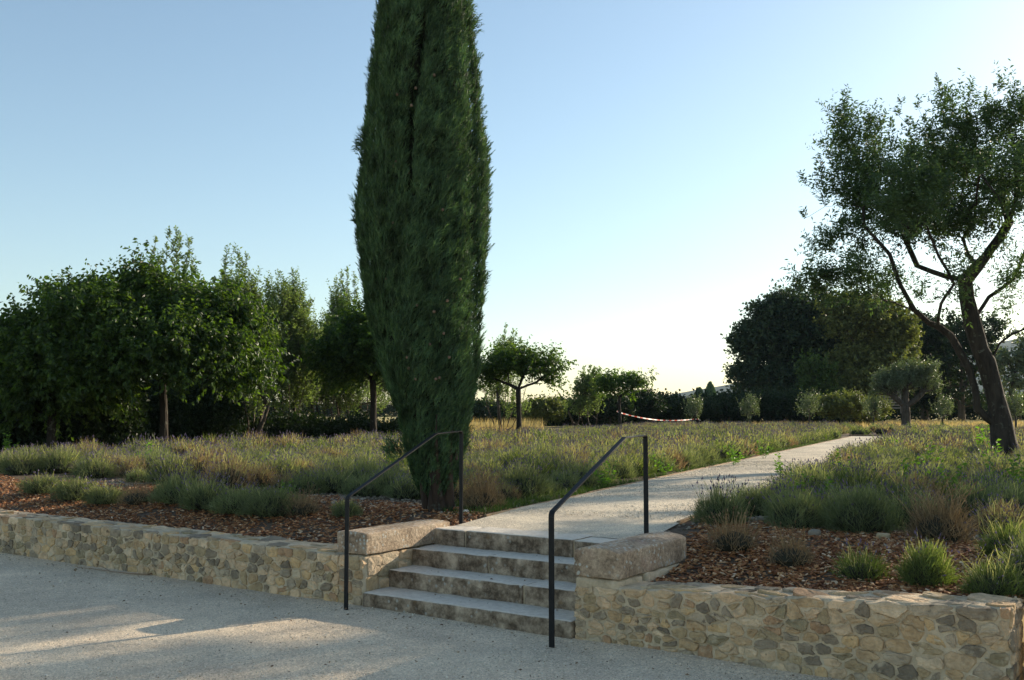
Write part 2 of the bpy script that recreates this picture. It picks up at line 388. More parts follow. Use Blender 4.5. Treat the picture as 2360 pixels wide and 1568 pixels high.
M['dark'] = leafmat('dark_hedge_leaves', [(.012, .024, .010), (.02, .036, .013), (.034, .054, .018)], .25, .5, .2)
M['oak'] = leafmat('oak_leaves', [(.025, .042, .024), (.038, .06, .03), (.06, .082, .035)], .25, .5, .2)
M['oak2'] = leafmat('lit_oak_leaves', [(.07, .085, .03), (.11, .12, .04), (.17, .17, .055)], .35, .5, .25)  # olive copy of the oak leaves with the sunlight put into the colour
M['olive'] = leafmat('olive_leaves', [(.07, .09, .05), (.11, .135, .075), (.17, .195, .12)], .3, .4, .4)
M['lav'] = leafmat('lavender_leaves', [(.095, .115, .06), (.15, .17, .09), (.21, .22, .125)], .42, .6, .2, (1.3, 1.45, .7))
M['lavdark'] = flat('lavender_dark_filler', (.035, .034, .022), 1)
M['stalk'] = leafmat('lavender_stalks', [(.22, .235, .115), (.33, .335, .165), (.44, .41, .22)], .5, .6, .2, (1.3, 1.3, .7))
M['flower'] = leafmat('lavender_flowers', [(.10, .078, .125), (.16, .125, .195), (.25, .205, .29)], .3, .7, .1, (1.3, 1.1, 1.4))
M['dry'] = leafmat('dry_lavender', [(.17, .115, .07), (.25, .18, .11), (.34, .26, .16)], .35, .7, .1, (1.3, 1.2, .8))
M['fresh'] = leafmat('fresh_lavender_leaves', [(.075, .10, .036), (.11, .14, .05), (.16, .185, .07)], .42, .55, .25, (1.3, 1.5, .5))
M['weed'] = leafmat('weed_leaves', [(.08, .15, .025), (.11, .2, .035), (.15, .26, .045)], .5, .5, .3, (1.3, 1.5, .4))
M['straw'] = leafmat('straw_blades', [(.34, .27, .12), (.46, .37, .17), (.56, .46, .24)], .45, .7, .1, (1.2, 1.1, .8))
M['grass'] = leafmat('green_grass', [(.04, .068, .02), (.06, .095, .025), (.085, .12, .03)], .35, .5, .2, (1.3, 1.5, .5))
m, nt, b, out = newmat('hill_scrub'); n = noise(nt, .012, 8, .75)
c = ramp(nt, n, [(.35, (.035, .055, .03)), (.65, (.085, .10, .055))]); nt.links.new(c, b.inputs['Base Color']); b.inputs['Roughness'].default_value = 1; bump(nt, n, b, 1, 20); M['hill'] = m

# ------------------------------------------------------------------ setting: ground sheets, path, hills
def grid(xs, ys, f):
    X, Y = np.meshgrid(xs, ys, indexing='ij'); V = f(X, Y).reshape(-1, 3); n = len(ys)
    i = np.arange(len(xs) - 1)[:, None] * n; j = np.arange(n - 1)[None]
    return V, np.stack([i + j, i + n + j, i + n + j + 1, i + j + 1], -1).reshape(-1, 4)
# court: from behind the camera to the foot of the wall
us = np.concatenate([np.linspace(-60, -12, 12), np.linspace(-11, 9, 260), np.linspace(10, 40, 10)])
ds = np.concatenate([np.linspace(-50, -9, 10), np.linspace(-8, .12, 110)])
def fc(u, d):
    x = O2[0] + U2[0] * u + V2[0] * d; y = O2[1] + U2[1] * u + V2[1] * d
    n = fbm(np.stack([x.ravel() * 1.1, y.ravel() * 1.1, x.ravel() * 0], -1), 3).reshape(x.shape)
    z = (n - .5) * .03 + .02 * sm(-.35, 0, d) + (fbm(np.stack([x.ravel() * 5, y.ravel() * 5, x.ravel() * 0], -1), 17, 2).reshape(x.shape) - .5) * .008
    return np.stack([x, y, z], -1)
V, F = grid(us, ds, fc)
tag(link('courtyard_ground', build('courtyard_ground', V, F, M['court'], smooth=True)), 'pale grey beige fine gravel court in front of the wall', kind='structure')
# terrace soil, with a notch for the stairs; falls away beyond the right end of the wall
def terrace(us, ds, name):
    def f(u, d):
        x = O2[0] + U2[0] * u + V2[0] * d; y = O2[1] + U2[1] * u + V2[1] * d
        return np.stack([x, y, H(x, y)], -1)
    return grid(us, ds, f)
fine = np.concatenate([np.linspace(.22, 4, 26), np.linspace(4.4, 14, 24), np.linspace(15, 70, 30), [90, 150, 300, 800, 1700]])
V1, F1 = terrace(np.concatenate([[-1700, -800, -200, -90, -50], np.linspace(-30, -6.4, 30), np.linspace(-6, -.16, 40)]), fine, 'l')
V2_, F2_ = terrace(np.linspace(-.16, 2.16, 12), fine[fine > 1.05], 'c')
V3_, F3_ = terrace(np.concatenate([np.linspace(2.16, 4.92, 18)]), fine, 'r')
V4_, F4_ = terrace(np.concatenate([np.linspace(5.0, 12, 30), np.linspace(13, 40, 30), [60, 120, 300, 1000, 1700]]), np.concatenate([np.linspace(-.3, .2, 8), fine]), 'e')
Vs = [V1, V2_, V3_, V4_]; Fs = [F1, F2_, F3_, F4_]; off = 0; FF = []
for v, f in zip(Vs, Fs): FF.append(f + off); off += len(v)
tag(link('terrace_ground', build('terrace_ground', np.concatenate(Vs), np.concatenate(FF), M['soil'], smooth=True)), 'brown stony soil of the raised terrace', kind='structure')
# far dry field sheet
def sheet(name, poly, z, mat, label):
    V = np.array([[p[0], p[1], z] for p in poly]); me = bpy.data.meshes.new(name); me.from_pydata(V.tolist(), [], [list(range(len(V)))]); me.materials.append(mat)
    return tag(link(name, me), label, kind='structure')
BND = [(-14, 16.5), (-10.6, 20.5), (-8.2, 25.5), (-3.8, 31.5), (1, 39.5), (6, 52), (11, 63)]
sheet('wheat_field', [(-16, 26), (-9, 31), (-3, 38), (2, 50), (8, 82), (20, 110), (60, 2000), (-1200, 2000), (-400, 200), (-60, 40)], T + .012, M['straw_ground'], 'pale yellow wheat field behind the trees')
sheet('dry_lawn', [(17.2, 57.5), (60, 57.5), (200, 200), (1000, 2000), (62, 2000), (18, 75.5)], T + .012, M['straw_ground'], 'sunlit dry yellow grass beyond the lavender')
# path
def pth(s, t, z=0.0): p = PA + PD * s + PN * t; return np.array([p[0], p[1], z])
def fp(s, t):
    x = PA[0] + PD[0] * s + PN[0] * t; y = PA[1] + PD[1] * s + PN[1] * t
    n = fbm(np.stack([x.ravel() * 1.3, y.ravel() * 1.3, x.ravel() * 0], -1), 8).reshape(x.shape)
    return np.stack([x, y, T + .022 + (n - .5) * .02 + .012 * np.exp(-((t - .95) / .7) ** 2)], -1)
ss = np.concatenate([np.linspace(.9, 6, 40), np.linspace(6.3, 33.2, 60)])
V, F = grid(ss, np.linspace(0, PW, 12), fp)
# apron between top step and path start
aa = [ud(0.0, 1.20)[:2], ud(.0, 1.28)[:2], None, None]
k = 14
tl = np.linspace(0, 1, k); A0 = ud(.02, 1.2)[:2]; B0 = ud(1.99, 1.2)[:2]; A1 = pth(.9, 0)[:2]; B1 = pth(.9, PW)[:2]
ap = []
for a in np.linspace(0, 1, 6):
    L0 = A0 * (1 - a) + A1 * a; R0 = B0 * (1 - a) + B1 * a
    for t in tl:
        p = L0 * (1 - t) + R0 * t; ap.append([p[0], p[1], (T - .002) * (1 - a) + (T + .022) * a + .003])
ap = np.array(ap); ap[-k:, 2] = np.interp(tl, np.linspace(0, 1, 12), V[:12, 2])
Fa = np.array([[i * k + j, i * k + j + 1, (i + 1) * k + j + 1, (i + 1) * k + j] for i in range(5) for j in range(k - 1)])[:, ::-1]
nb = len(V); V = np.concatenate([V, ap]); F = np.concatenate([F, Fa + nb])
ex, fx = grid(np.linspace(30.6, 33.2, 8), np.linspace(PW, 16, 30), fp); nb = len(V); V = np.concatenate([V, ex]); F = np.concatenate([F, fx + nb])
tag(link('gravel_path', build('gravel_path', V, F, M['path'], smooth=True)), 'straight pale gravel path leading away from the steps', kind='structure')
# edging boards
def edging(t, s0, s1, label, name='path_edging'):
    e = link(name, None); e.location = tuple(pth(s0, t, T)); tag(e, label, 'edging')
    rng = np.random.default_rng(int(t * 10) + 3); s = s0; me = None
    Vb, Fb = rbox(.028, 2.98, .10, .006, (1, 6, 1), .003, 3)
    me = build('board', Vb, Fb, M['edging'])
    while s < s1:
        p = pth(s + 1.49, t + rng.normal() * .004, T + .036 + rng.normal() * .003)
        o = link('board', me, e, p - np.array(e.location), -math.atan2(PD[0], PD[1]) + rng.normal() * .002); s += 3.0
edging(-.02, .1, 33, 'low wooden board edging along the left side of the gravel path')
edging(PW + .02, .3, 30, 'low wooden board edging along the lavender side to the right of the path')
# cross edging at the end of the path
e = tag(link('path_end_edging', None, None, pth(33.3, 6, T)), 'pale kerb edging across the far end of the gravel path', 'edging')
for i in range(6):
    Vb, Fb = rbox(2.9, .04, .14, .008, (3, 1, 1), .003, i); link('board', build('board', Vb, Fb, M['edging']), e, pth(33.3, 1.3 + i * 2.95, T + .09) - pth(33.3, 6, T), -math.atan2(PD[0], PD[1]))
# hills
def hill(prof, dist, name, label, seed):
    P = np.array(prof, float); n = 90; xs = np.linspace(P[0, 0], P[-1, 0], n); ys = np.interp(xs, P[:, 0], P[:, 1])
    rows = 14; Vv = []
    for j in range(rows):
        f = j / (rows - 1)
        for x, y in zip(xs, ys):
            top = at(x, y, dist + 500); dd = dist - 350 + 850 * f
            X = top[0] * dd / (dist + 500); z = .3 + max(0, top[2]) * (math.sin(f * math.pi / 2) ** 1.2)
            Vv.append([X, dd, z])
    for j in range(1, 5):
        for x, y in zip(xs, ys):
            top = at(x, y, dist + 500); Vv.append([top[0] * (1 + .08 * j), dist + 500 + 120 * j, max(0, top[2]) * (1 - j / 4) + .3])
    Vv = np.array(Vv); nz = (fbm(Vv * .006, seed, 5) - .5) * 26 * np.clip(Vv[:, 2] / 60, 0, 1); Vv[:, 2] += nz
    rr = rows + 4
    F = np.array([[j * n + i, j * n + i + 1, (j + 1) * n + i + 1, (j + 1) * n + i] for j in range(rr - 1) for i in range(n - 1)])
    tag(link(name, build(name, Vv, F, M['hill'], smooth=True)), label, kind='structure')
hill([(1440, 944), (1490, 929), (1525, 915), (1600, 902), (1700, 886), (1850, 862), (2050, 836), (2200, 815), (2359, 783), (2600, 745), (3000, 740), (3300, 800), (3500, 943)], 1900, 'hills', 'hazy blue wooded hillside rising to the right', 4)
hill([(-900, 943), (-300, 925), (200, 934), (640, 931), (800, 938), (1100, 936), (1300, 939), (1400, 944)], 1950, 'distant_hills', 'very low hazy blue hills on the horizon to the left', 9)

# ------------------------------------------------------------------ rubble walls
def clip_poly(poly, n, c):
    out = []
    for i in range(len(poly)):
        a, b = poly[i], poly[(i + 1) % len(poly)]; da, db = a @ n - c, b @ n - c
        if da <= 0: out.append(a)
        if (da < 0 < db) or (db < 0 < da): out.append(a + (b - a) * (da / (da - db)))
    return out
def voronoi(seeds, dom, asp=.62):
    A = np.array([asp, 1.0]); Sd = seeds * A; cells = []
    for i, s in enumerate(Sd):
        dist = np.linalg.norm(Sd - s, axis=1); order = np.argsort(dist)[1:18]
        poly = [p * A for p in dom]
        for j in order:
            n = Sd[j] - s; c = (Sd[j] @ Sd[j] - s @ s) / 2; poly = clip_poly(poly, n, c)
            if len(poly) < 3: break
        cells.append(np.array(poly) / A if len(poly) >= 3 else None)
    return cells
def seeds_rows(L, hf, rows, wmin, wmax, rng, capw=None):
    Sd = []
    for r in range(rows):
        u = -.05; cap = r == rows - 1
        while u < L + .05:
            w = rng.uniform(*(capw or (wmin, wmax))) if cap else rng.uniform(wmin, wmax)
            h = hf(min(max(u, 0), L)); rh = h / rows
            j = .08 if cap else .2
            if cap or rng.random() > .1: Sd.append([u + w / 2, (r + .5 + rng.uniform(-j, j)) * rh])
            if not cap and rng.random() < .38: Sd.append([u + w * rng.uniform(0, 1), (r + rng.uniform(.1, .9)) * rh])
            u += w
    return np.array(Sd)
def stone_mesh(poly, e1, e2, nrm, rng, joint, bulge):
    c = poly.mean(0); q = poly - c; rad = np.linalg.norm(q, axis=1)
    if rad.max() < .028: return None
    jj = joint * rng.uniform(.5, 2.1); q = q * np.clip((rad - jj) / rad, .3, 1)[:, None]
    # keep at most 7 corners, cut them once, jitter
    m = []
    for i in range(len(q)):
        a, b = q[i], q[(i + 1) % len(q)]
        le = np.linalg.norm(b - a)
        if le < .015: m.append((a + b) / 2); continue
        t = rng.uniform(.1, .26); m += [a + (b - a) * t, b + (a - b) * t] if le < .06 else [a + (b - a) * t, (a + b) / 2 + rng.normal(0, .006, 2), b + (a - b) * t]
    q = np.array(m); 
    if len(q) > 15: q = q[np.linspace(0, len(q) - 1, 15).astype(int)]
    q = q + rng.normal(0, .0035, q.shape); k = len(q); size = np.linalg.norm(q, axis=1).mean()
    b = bulge * rng.uniform(.3, 1.6)
    tilt = rng.normal(0, .06, 2)
    rings = []
    for s, hgt in ((1.0, -.03), (.99, .004), (.9, b * .75 + .004), (.5, b * 1.05 + .004)):
        qq = q * s * (1 + (rng.normal(0, .02, (k, 1)) if s < 1 else 0)); hh = hgt + (qq @ tilt) * (hgt > .003) + rng.normal(0, .0018, k) * (hgt > .003)
        rings.append(qq[:, :1] * e1 + qq[:, 1:] * e2 + hh[:, None] * nrm)
    V = np.concatenate(rings + [(nrm * b * 1.05)[None]])
    F4 = [[r * k + i, r * k + (i + 1) % k, (r + 1) * k + (i + 1) % k, (r + 1) * k + i] for r in range(3) for i in range(k)]
    F3 = [[3 * k + i, 3 * k + (i + 1) % k, 4 * k] for i in range(k)]
    if np.dot(np.cross(e1, e2), nrm) < 0: F4 = [f[::-1] for f in F4]; F3 = [f[::-1] for f in F3]
    return c, build('stone', V, [np.array(F4), np.array(F3)], M['rubble'])
def stones_on(root, P0, e1, e2, nrm, L, hf, rows, wmin, wmax, seed, joint=.006, bulge=.009, capw=None, cut=None):
    rng = np.random.default_rng(seed); Sd = seeds_rows(L, hf, rows, wmin, wmax, rng, capw)
    us_ = np.linspace(0, L, 2); dom = [np.array([0, -.03]), np.array([L, -.03]), np.array([L, hf(L)]), np.array([0, hf(0)])]
    n = 0
    for cell in voronoi(Sd, dom):
        if cell is None: continue
        r = stone_mesh(cell, e1, e2, nrm, rng, joint, bulge)
        if r is None: continue
        c, me = r; P = P0 + e1 * c[0] + e2 * c[1]
        if cut and cut(c): continue
        link('stone', me, root, P - np.array(root.location)); n += 1
    return n
def core(root, u0, u1, d0, d1, hf, seed, nm='mortar'):
    L = u1 - u0; nx = max(4, int(L / .035)); ny = max(3, int((d1 - d0) / .05)); nz = 10
    Vb, Fb = rbox(L, d1 - d0, 1.0, .03, (nx, ny, nz), 0, seed)
    Vb[:, 0] += (u0 + u1) / 2; Vb[:, 1] += (d0 + d1) / 2
    h = hf(Vb[:, 0]); Vb[:, 2] = np.where(Vb[:, 2] > -.035, Vb[:, 2] + h, (1 + Vb[:, 2] / 1.0) * (h + .15) - .15)
    nse = fbm(Vb * 9, seed, 4) - .5
    inn = np.array([(u0 + u1) / 2, (d0 + d1) / 2]); ey = np.clip((Vb[:, 1] - inn[1]) / ((d1 - d0) / 2), -1, 1)
    Vb[:, 1] += np.sign(ey) * (np.abs(ey) > .95) * nse * .022
    Vb[:, 2] += (Vb[:, 2] > h - .05) * (nse * .03 + (fbm(Vb * 3.1, seed + 5, 2) - .5) * .02)
    P = O2[None] + Vb[:, :1] * U2 + Vb[:, 1:2] * V2; Vw = np.column_stack([P, Vb[:, 2]])
    me = build(nm, Vw - np.array(root.location), Fb, M['mortar'], smooth=True)
    return link(nm, me, root)
lw = tag(link('retaining_wall', None, None, ud(-4, .2)), 'low rubble stone wall running off to the left of the steps', 'wall')
hl = lambda u: WL + 0 * u
core(lw, -9.2, -.02, 0, .42, hl, 1)
core(lw, -.33, -.022, .423, 1.15, lambda u: .425 + 0 * u, 2, 'wing_mortar')
stones_on(lw, ud(-6.6, 0), U3, Z3, -V3, 6.3, hl, 5, .08, .19, 11, capw=(.1, .24))
stones_on(lw, ud(-.30, 0), U3, Z3, -V3, .27, hl, 4, .12, .26, 15)
stones_on(lw, ud(-.02, .03), V3, Z3, U3, 1.0, hl, 4, .14, .26, 12)
stones_on(lw, ud(-6.6, .02, WL - .002), U3, V3, Z3, 6.2, lambda u: .38, 2, .2, .36, 13, joint=.022, bulge=.004)
rw = tag(link('retaining_wall', None, None, ud(3.4, .2)), 'low rubble stone wall right of the steps ending at the picture edge', 'wall')
hr = lambda u: WR(u)
core(rw, 2.02, 4.86, 0, .40, hr, 3)
core(rw, 2.025, 2.40, .403, 1.1, lambda u: .455 + 0 * u, 4, 'wing_mortar')
core(rw, 2.022, 2.38, .004, .39, lambda u: .455 + 0 * u, 6, 'wing_mortar')
stones_on(rw, ud(2.02, 0), U3, Z3, -V3, 2.84, lambda u: hr(u + 2.02), 7, .075, .19, 21, joint=.007, bulge=.009, capw=(.16, .3))
stones_on(rw, ud(4.86, .0), V3, Z3, U3, .40, lambda u: hr(4.86), 4, .15, .25, 22)
stones_on(rw, ud(2.5, .02, 0), U3, V3 , Z3, 2.36, lambda u: .36, 2, .2, .36, 23, joint=.022, bulge=.004) if False else None
rngt = np.random.default_rng(31)
for cell in voronoi(seeds_rows(2.4, lambda u: .36, 2, .2, .36, rngt), [np.array([0, 0]), np.array([2.38, 0]), np.array([2.38, .36]), np.array([0, .36])]):
    if cell is None: continue
    r = stone_mesh(cell, U3, V3, Z3, rngt, .022, .004)
    if r: c, me = r; link('stone', me, rw, ud(2.5 + c[0], .02 + c[1], WR(2.5 + c[0]) - .002) - np.array(rw.location))

# ------------------------------------------------------------------ steps and cheek blocks
st = tag(link('stone_steps', None, None, ud(1, .5)), 'four weathered stone steps with pale worn tops between the two walls', 'steps')
tops = [.14, .285, .43, .575]
joints = [[], [u_at(1204, .3)], [u_at(1124, .6)], [u_at(1072, .91), u_at(1318, .91)]]
RZ = math.atan2(U2[1], U2[0])
for i, (h, js) in enumerate(zip(tops, joints)):
    d0 = [-.03, .30, .605, .91][i]; cuts = [-.018] + js + [2.018]
    s = link('step', None, st, ud(1, d0 + .2, h) - np.array(st.location))
    for a in range(len(cuts) - 1):
        L = cuts[a + 1] - cuts[a] - .012; hh = .175 if i else .22
        Vb, Fb = rbox(L, .37, hh, .016, (max(6, int(L / .03)), 7, 4), .0085, 10 * i + a, 0, 11)
        o = link('block', build('block', Vb, Fb, M['step'], smooth=True), s, (0, 0, 0), RZ)
        w = ud((cuts[a] + cuts[a + 1]) / 2, d0 + .185, h + [.0, .004, -.003][a % 3]) - ud(1, d0 + .2, h); o.location = tuple(w)
        if a: # mortar joint
            Vb, Fb = rbox(.014, .34, hh - .02, .004, (1, 5, 3), .002, a); j = link('joint', build('joint', Vb, Fb, M['mortar']), s, ud(cuts[a], d0 + .187, h - .006) - ud(1, d0 + .2, h), RZ)
Vb, Fb = rbox(.335, 1.14, .185, .010, (10, 26, 6), .006, 51, .012, 14)
o = link('coping_block', build('coping_block', Vb, Fb, M['block'], smooth=True), None, ud(-.168, .575, .625), RZ)
tag(o, 'long weathered stone coping block on the left side of the steps', 'stone block')
Vb, Fb = rbox(.37, 1.12, .215, .011, (11, 26, 7), .006, 57, .03, 14)
o = link('coping_block', build('coping_block', Vb, Fb, M['block'], smooth=True), None, ud(2.205, .56, .675), RZ)
tag(o, 'rounded pinkish coping block spotted with pale lichen right of the steps', 'stone block')

# ------------------------------------------------------------------ handrails
def handrail(foot0, top0, bend, top1, foot1, label):
    A = gd(*foot0, 0.0); B = gd(*foot1, T); Ya, Yb = A[1], B[1]
    a1 = at(top0[0], top0[1], Ya); b1 = at(top1[0], top1[1], Yb)
    hd = unit((B - A) * np.array([1, 1, 0])); side = np.array([hd[1], -hd[0], 0.0])
    run = np.linalg.norm((B - A)[:2])
    # bend point lies in the vertical plane of the rail
    best = min(np.linspace(.3, 1, 200), key=lambda t: abs(((A + (B - A) * t)[0]) / (A + (B - A) * t)[1] - (bend[0] - 1179.5) / FPX / cp))
    pb = A + (B - A) * best; pbz = at(bend[0], bend[1], pb[1])[2]
    s = lambda p: float((p - A) @ hd)
    root = tag(link('handrail', None, None, A), label, 'handrail')
    w, t = .042, .012
    def bar(nm, pts):
        # pts: (s along, z) centre line; extrude a flat section of thickness t, width w with slightly rounded edges
        pts = np.array(pts, float); tg = unit(np.gradient(pts, axis=0)); seg = np.diff(pts, axis=0); seg = seg / np.linalg.norm(seg, axis=1)[:, None]
        nr = []
        for i in range(len(pts)):
            if i == 0: n_ = np.array([-seg[0][1], seg[0][0]]); k = 1
            elif i == len(pts) - 1: n_ = np.array([-seg[-1][1], seg[-1][0]]); k = 1
            else:
                n1 = np.array([-seg[i - 1][1], seg[i - 1][0]]); n2 = np.array([-seg[i][1], seg[i][0]]); n_ = n1 + n2; n_ /= np.linalg.norm(n_); k = 1 / max(.5, n_ @ n1)
            nr.append(n_ * k)
        nr = np.array(nr); c = .002
        sec = [(-t/2, -w/2 + c), (-t/2, w/2 - c), (-t/2 + c, w/2), (t/2 - c, w/2), (t/2, w/2 - c), (t/2, -w/2 + c), (t/2 - c, -w/2), (-t/2 + c, -w/2)]
        Vv = []
        for p, n_ in zip(pts, nr):
            for a, b in sec:
                q = p + n_ * a; Vv.append(hd * q[0] + Z3 * q[1] + side * b)
        k = len(sec); Ff = [[i * k + j, i * k + (j + 1) % k, (i + 1) * k + (j + 1) % k, (i + 1) * k + j] for i in range(len(pts) - 1) for j in range(k)]
        me = build(nm, Vv, np.array(Ff), M['steel']); me2 = bpy.data.meshes.new(nm)
        fs = [tuple(f) for f in Ff] + [tuple(range(k))[::-1], tuple((len(pts) - 1) * k + j for j in range(k))]
        me2.from_pydata([tuple(v) for v in Vv], [], fs); me2.materials.append(M['steel']); bpy.data.meshes.remove(me)
        link(nm, me2, root)
    z0, z1 = a1[2], b1[2]; s1 = s(B)
    # shallow arcs at the bends
    def arc(p0, p1, p2, r=.03):
        a = unit(np.array(p0) - np.array(p1)); b = unit(np.array(p2) - np.array(p1)); P = np.array(p1)
        return [P + a * r * (1 - t) ** 2 + b * r * t ** 2 for t in (0, .25, .5, .75, 1)]
    sb = s(pb)
    low = [0, z0]; mid = [sb, pbz]; up = [s1, z1]
    c1 = arc([0, 0], low, mid); c2 = arc(mid, up, [s1, 0])
    bar('post', [[0, -.15], [0, .4], c1[0]])
    bar('rail', c1 + [mid] + c2)
    bar('post', [c2[-1], [s1, 1.0], [s1, T - .12]])
handrail((797, 1410), (797, 1146), (1005, 1000), (1058, 994), (1062, 1204), 'black flat steel handrail beside the cypress, left of the steps')
handrail((1271, 1492), (1266, 1182), (1436, 1009), (1483, 1004), (1489, 1232), 'black flat steel handrail nearest the camera, right of the steps')

# ------------------------------------------------------------------ trees
def grow(nodes, par, tips, rng, step=.35, sag=0.0, w_root=.25):
    P = [np.array(p, float) for p in nodes]; par = list(par); dist = [0.0] * len(P)
    for i in range(1, len(P)): dist[i] = dist[par[i]] + np.linalg.norm(P[i] - P[par[i]])
    A = np.zeros((len(P) + len(tips) * 60, 3)); A[:len(P)] = P; D = np.zeros(len(A)); D[:len(P)] = dist; n = len(P)
    first = 1 if n > 1 else 0
    d0 = np.array([np.min(np.linalg.norm(A[:n] - t, axis=1)) for t in tips]); tipi = []
    for t in np.array(tips)[np.argsort(d0)]:
        dd = np.linalg.norm(A[first:n] - t, axis=1); up = np.maximum(0, A[first:n, 2] - t[2])
        j = first + int(np.argmin(dd + w_root * D[first:n] + up * .5)); L = np.linalg.norm(t - A[j])
        k = int(min(55, max(1, round(L / step)))); prev = j; off = rng.normal(0, .09 * L, 3) * (k > 1)
        for q in range(1, k + 1):
            f = q / k; p = A[j] * (1 - f) + t * f + off * math.sin(math.pi * f) * .8
            p[2] += -sag * L * math.sin(math.pi * f); p += rng.normal(0, .02 * L / k, 3) * (q < k)
            A[n] = p; par.append(prev); D[n] = D[prev] + L / k; prev = n; n += 1
        tipi.append(prev)
    return A[:n], np.array(par), np.array(tipi)
def wood(acc, P, par, tipi, r0, rmin, rng, ex=.5, sides=6, m=0, rough=.0, flare=1.0):
    n = len(P); cnt = np.zeros(n); cnt[tipi] = 1
    for i in range(n - 1, 0, -1): cnt[par[i]] += cnt[i]
    cnt = np.maximum(cnt, 1); r = np.maximum(rmin, r0 * (cnt / cnt[0]) ** ex); r[0] *= flare
    ch = [[] for _ in range(n)]
    for i in range(1, n): ch[par[i]].append(i)
    stack = [(0, None)]
    while stack:
        i, pr = stack.pop(); line = [] if pr is None else [pr]; cur = i
        while True:
            line.append(cur)
            if not ch[cur]: break
            c = sorted(ch[cur], key=lambda x: -cnt[x])
            for o in c[1:]: stack.append((o, cur))
            cur = c[0]
        rr = r[line].copy()
        if pr is not None: rr[0] = rr[1]
        big = rr.max(); tube(acc, P[line], rr, (10 if big > .12 else 6 if big > .03 else 3), m, rng, rough if big > .04 else 0)
def crown_tips(blobs, Y, n, rng, squash=.8):
    B = np.array([b[:4] for b in blobs], float); dy = np.array([b[4] if len(b) > 4 else 0 for b in blobs]); dn = np.array([b[5] if len(b) > 5 else 1 for b in blobs])
    vol = B[:, 2] * B[:, 3] * np.minimum(B[:, 2], B[:, 3]) ** .5 * dn; k = rng.choice(len(B), n, p=vol / vol.sum())
    u = rdir(rng, n) * (rng.random((n, 1)) ** .45) * rng.uniform(.8, 1.22, (n, 1))
    out = []
    for i in range(n):
        b = B[k[i]]; yy = Y + dy[k[i]] + u[i, 1] * b[2] * Y / FPX * squash
        p = at(b[0] + u[i, 0] * b[2], b[1] - u[i, 2] * b[3], Y + dy[k[i]]); p[1] = yy; out.append(p)
    return np.array(out)
def foliage(acc, tips, centre, rng, shoots, L, nl, ll, lw, up, out, rnd, droop, m=0, spread=.1, stem=None, stick=.6, size_jit=.3):
    t = np.repeat(tips, shoots, axis=0); n = len(t)
    o = unit(t - centre); d = unit(o * out + np.array([0, 0, up]) + rdir(rng, n) * rnd)
    s = t + rdir(rng, n) * spread * rng.random((n, 1)); Ls = L * rng.uniform(.5, 1.25, n)
    if stem is not None: blades(acc, s, d, Ls, .012 * max(1, ll * 4), rng, stem)
    f = (np.tile(np.linspace(.08, 1.0, nl), n) + rng.uniform(-.05, .05, n * nl)).reshape(-1, 1)
    S_ = np.repeat(s, nl, 0) + np.repeat(d, nl, 0) * f * np.repeat(Ls, nl)[:, None]
    dl = unit(np.repeat(d, nl, 0) * (stick) + perp(np.repeat(d, nl, 0), rng) * .9 + np.array([0, 0, -droop]) + rdir(rng, n * nl) * .3)
    k = rng.uniform(1 - size_jit, 1 + size_jit, n * nl)
    leaves(acc, S_, dl, ll * k, lw * k, rng, m)
def tree(name, label, Y, limbs, blobs, ntips, seed, bark, leafm, fol, r0=.15, rmin=.006, ex=.5, cat='tree', group=None, step=.35, sag=0, spires=(), base_h=None, squash=.8, flare=1.25, spire_fol=None, rough=.06, wr=.25):
    rng = np.random.default_rng(seed); nodes = []; par = []
    for li, line in enumerate(limbs):
        pts = [at(q[0], q[1], Y + (q[2] if len(q) > 2 else 0)) for q in line]
        if li == 0: base = pts[0]; nodes.append(pts[0]); par.append(0); prev = 0
        else:
            if base_h is not None and line[0][1] > 960 and li > 0: prev = 0
            else: prev = int(np.argmin([np.linalg.norm(np.array(q) - pts[0]) for q in nodes]))
            if np.linalg.norm(nodes[prev] - pts[0]) > .02: nodes.append(pts[0]); par.append(prev); prev = len(nodes) - 1
        for p in pts[1:]:
            a = nodes[prev]; L = np.linalg.norm(p - a); k = max(1, int(L / .3))
            for q in range(1, k + 1):
                x = a + (p - a) * q / k + rng.normal(0, .012, 3) * (q < k); nodes.append(x); par.append(prev); prev = len(nodes) - 1
    g = float(H(base[0], base[1])); nodes[0] = np.array([base[0], base[1], g - .08])
    tips = crown_tips(blobs, Y, ntips, rng, squash) if ntips else np.zeros((0, 3)); sp_t = []
    for s_ in spires:
        k = max(3, int((s_[2] - s_[1]) / (FPX / Y) / .22))
        for q in range(k):
            f = q / (k - 1); sp_t.append(at(s_[0] + (s_[3] if len(s_) > 3 else 0) * (1 - f) + rng.normal(0, 1.5), s_[2] + (s_[1] - s_[2]) * (1 - f), Y + (s_[4] if len(s_) > 4 else 0)) + rng.normal(0, .03, 3))
    sp_t = np.array(sp_t).reshape(-1, 3); allt = np.concatenate([tips, sp_t])
    P, pr, ti = grow(nodes, par, allt, rng, step, sag, wr)
    root = tag(link(name, None, None, (base[0], base[1], g)), label, cat, group)
    a = Acc(); wood(a, P, pr, ti, r0, rmin, rng, ex, rough=rough, flare=flare); V, Tt, Mi = a.arrays()
    link('trunk', build('trunk', V - np.array(root.location), Tt, bark, smooth=True), root)
    a = Acc(); c = allt.mean(0) - np.array([0, 0, 1.0])
    if len(tips): foliage(a, tips, c, rng, m=0, **fol)
    if len(sp_t): foliage(a, sp_t, c, rng, m=0, **(spire_fol or fol))
    V, Tt, Mi = a.arrays(); ok = V[:, 2].reshape(-1) > g + .02
    V[:, 2] = np.maximum(V[:, 2], g + .03)
    link('crown', build('crown', V - np.array(root.location), Tt, [leafm, bark], Mi), root)
    return root
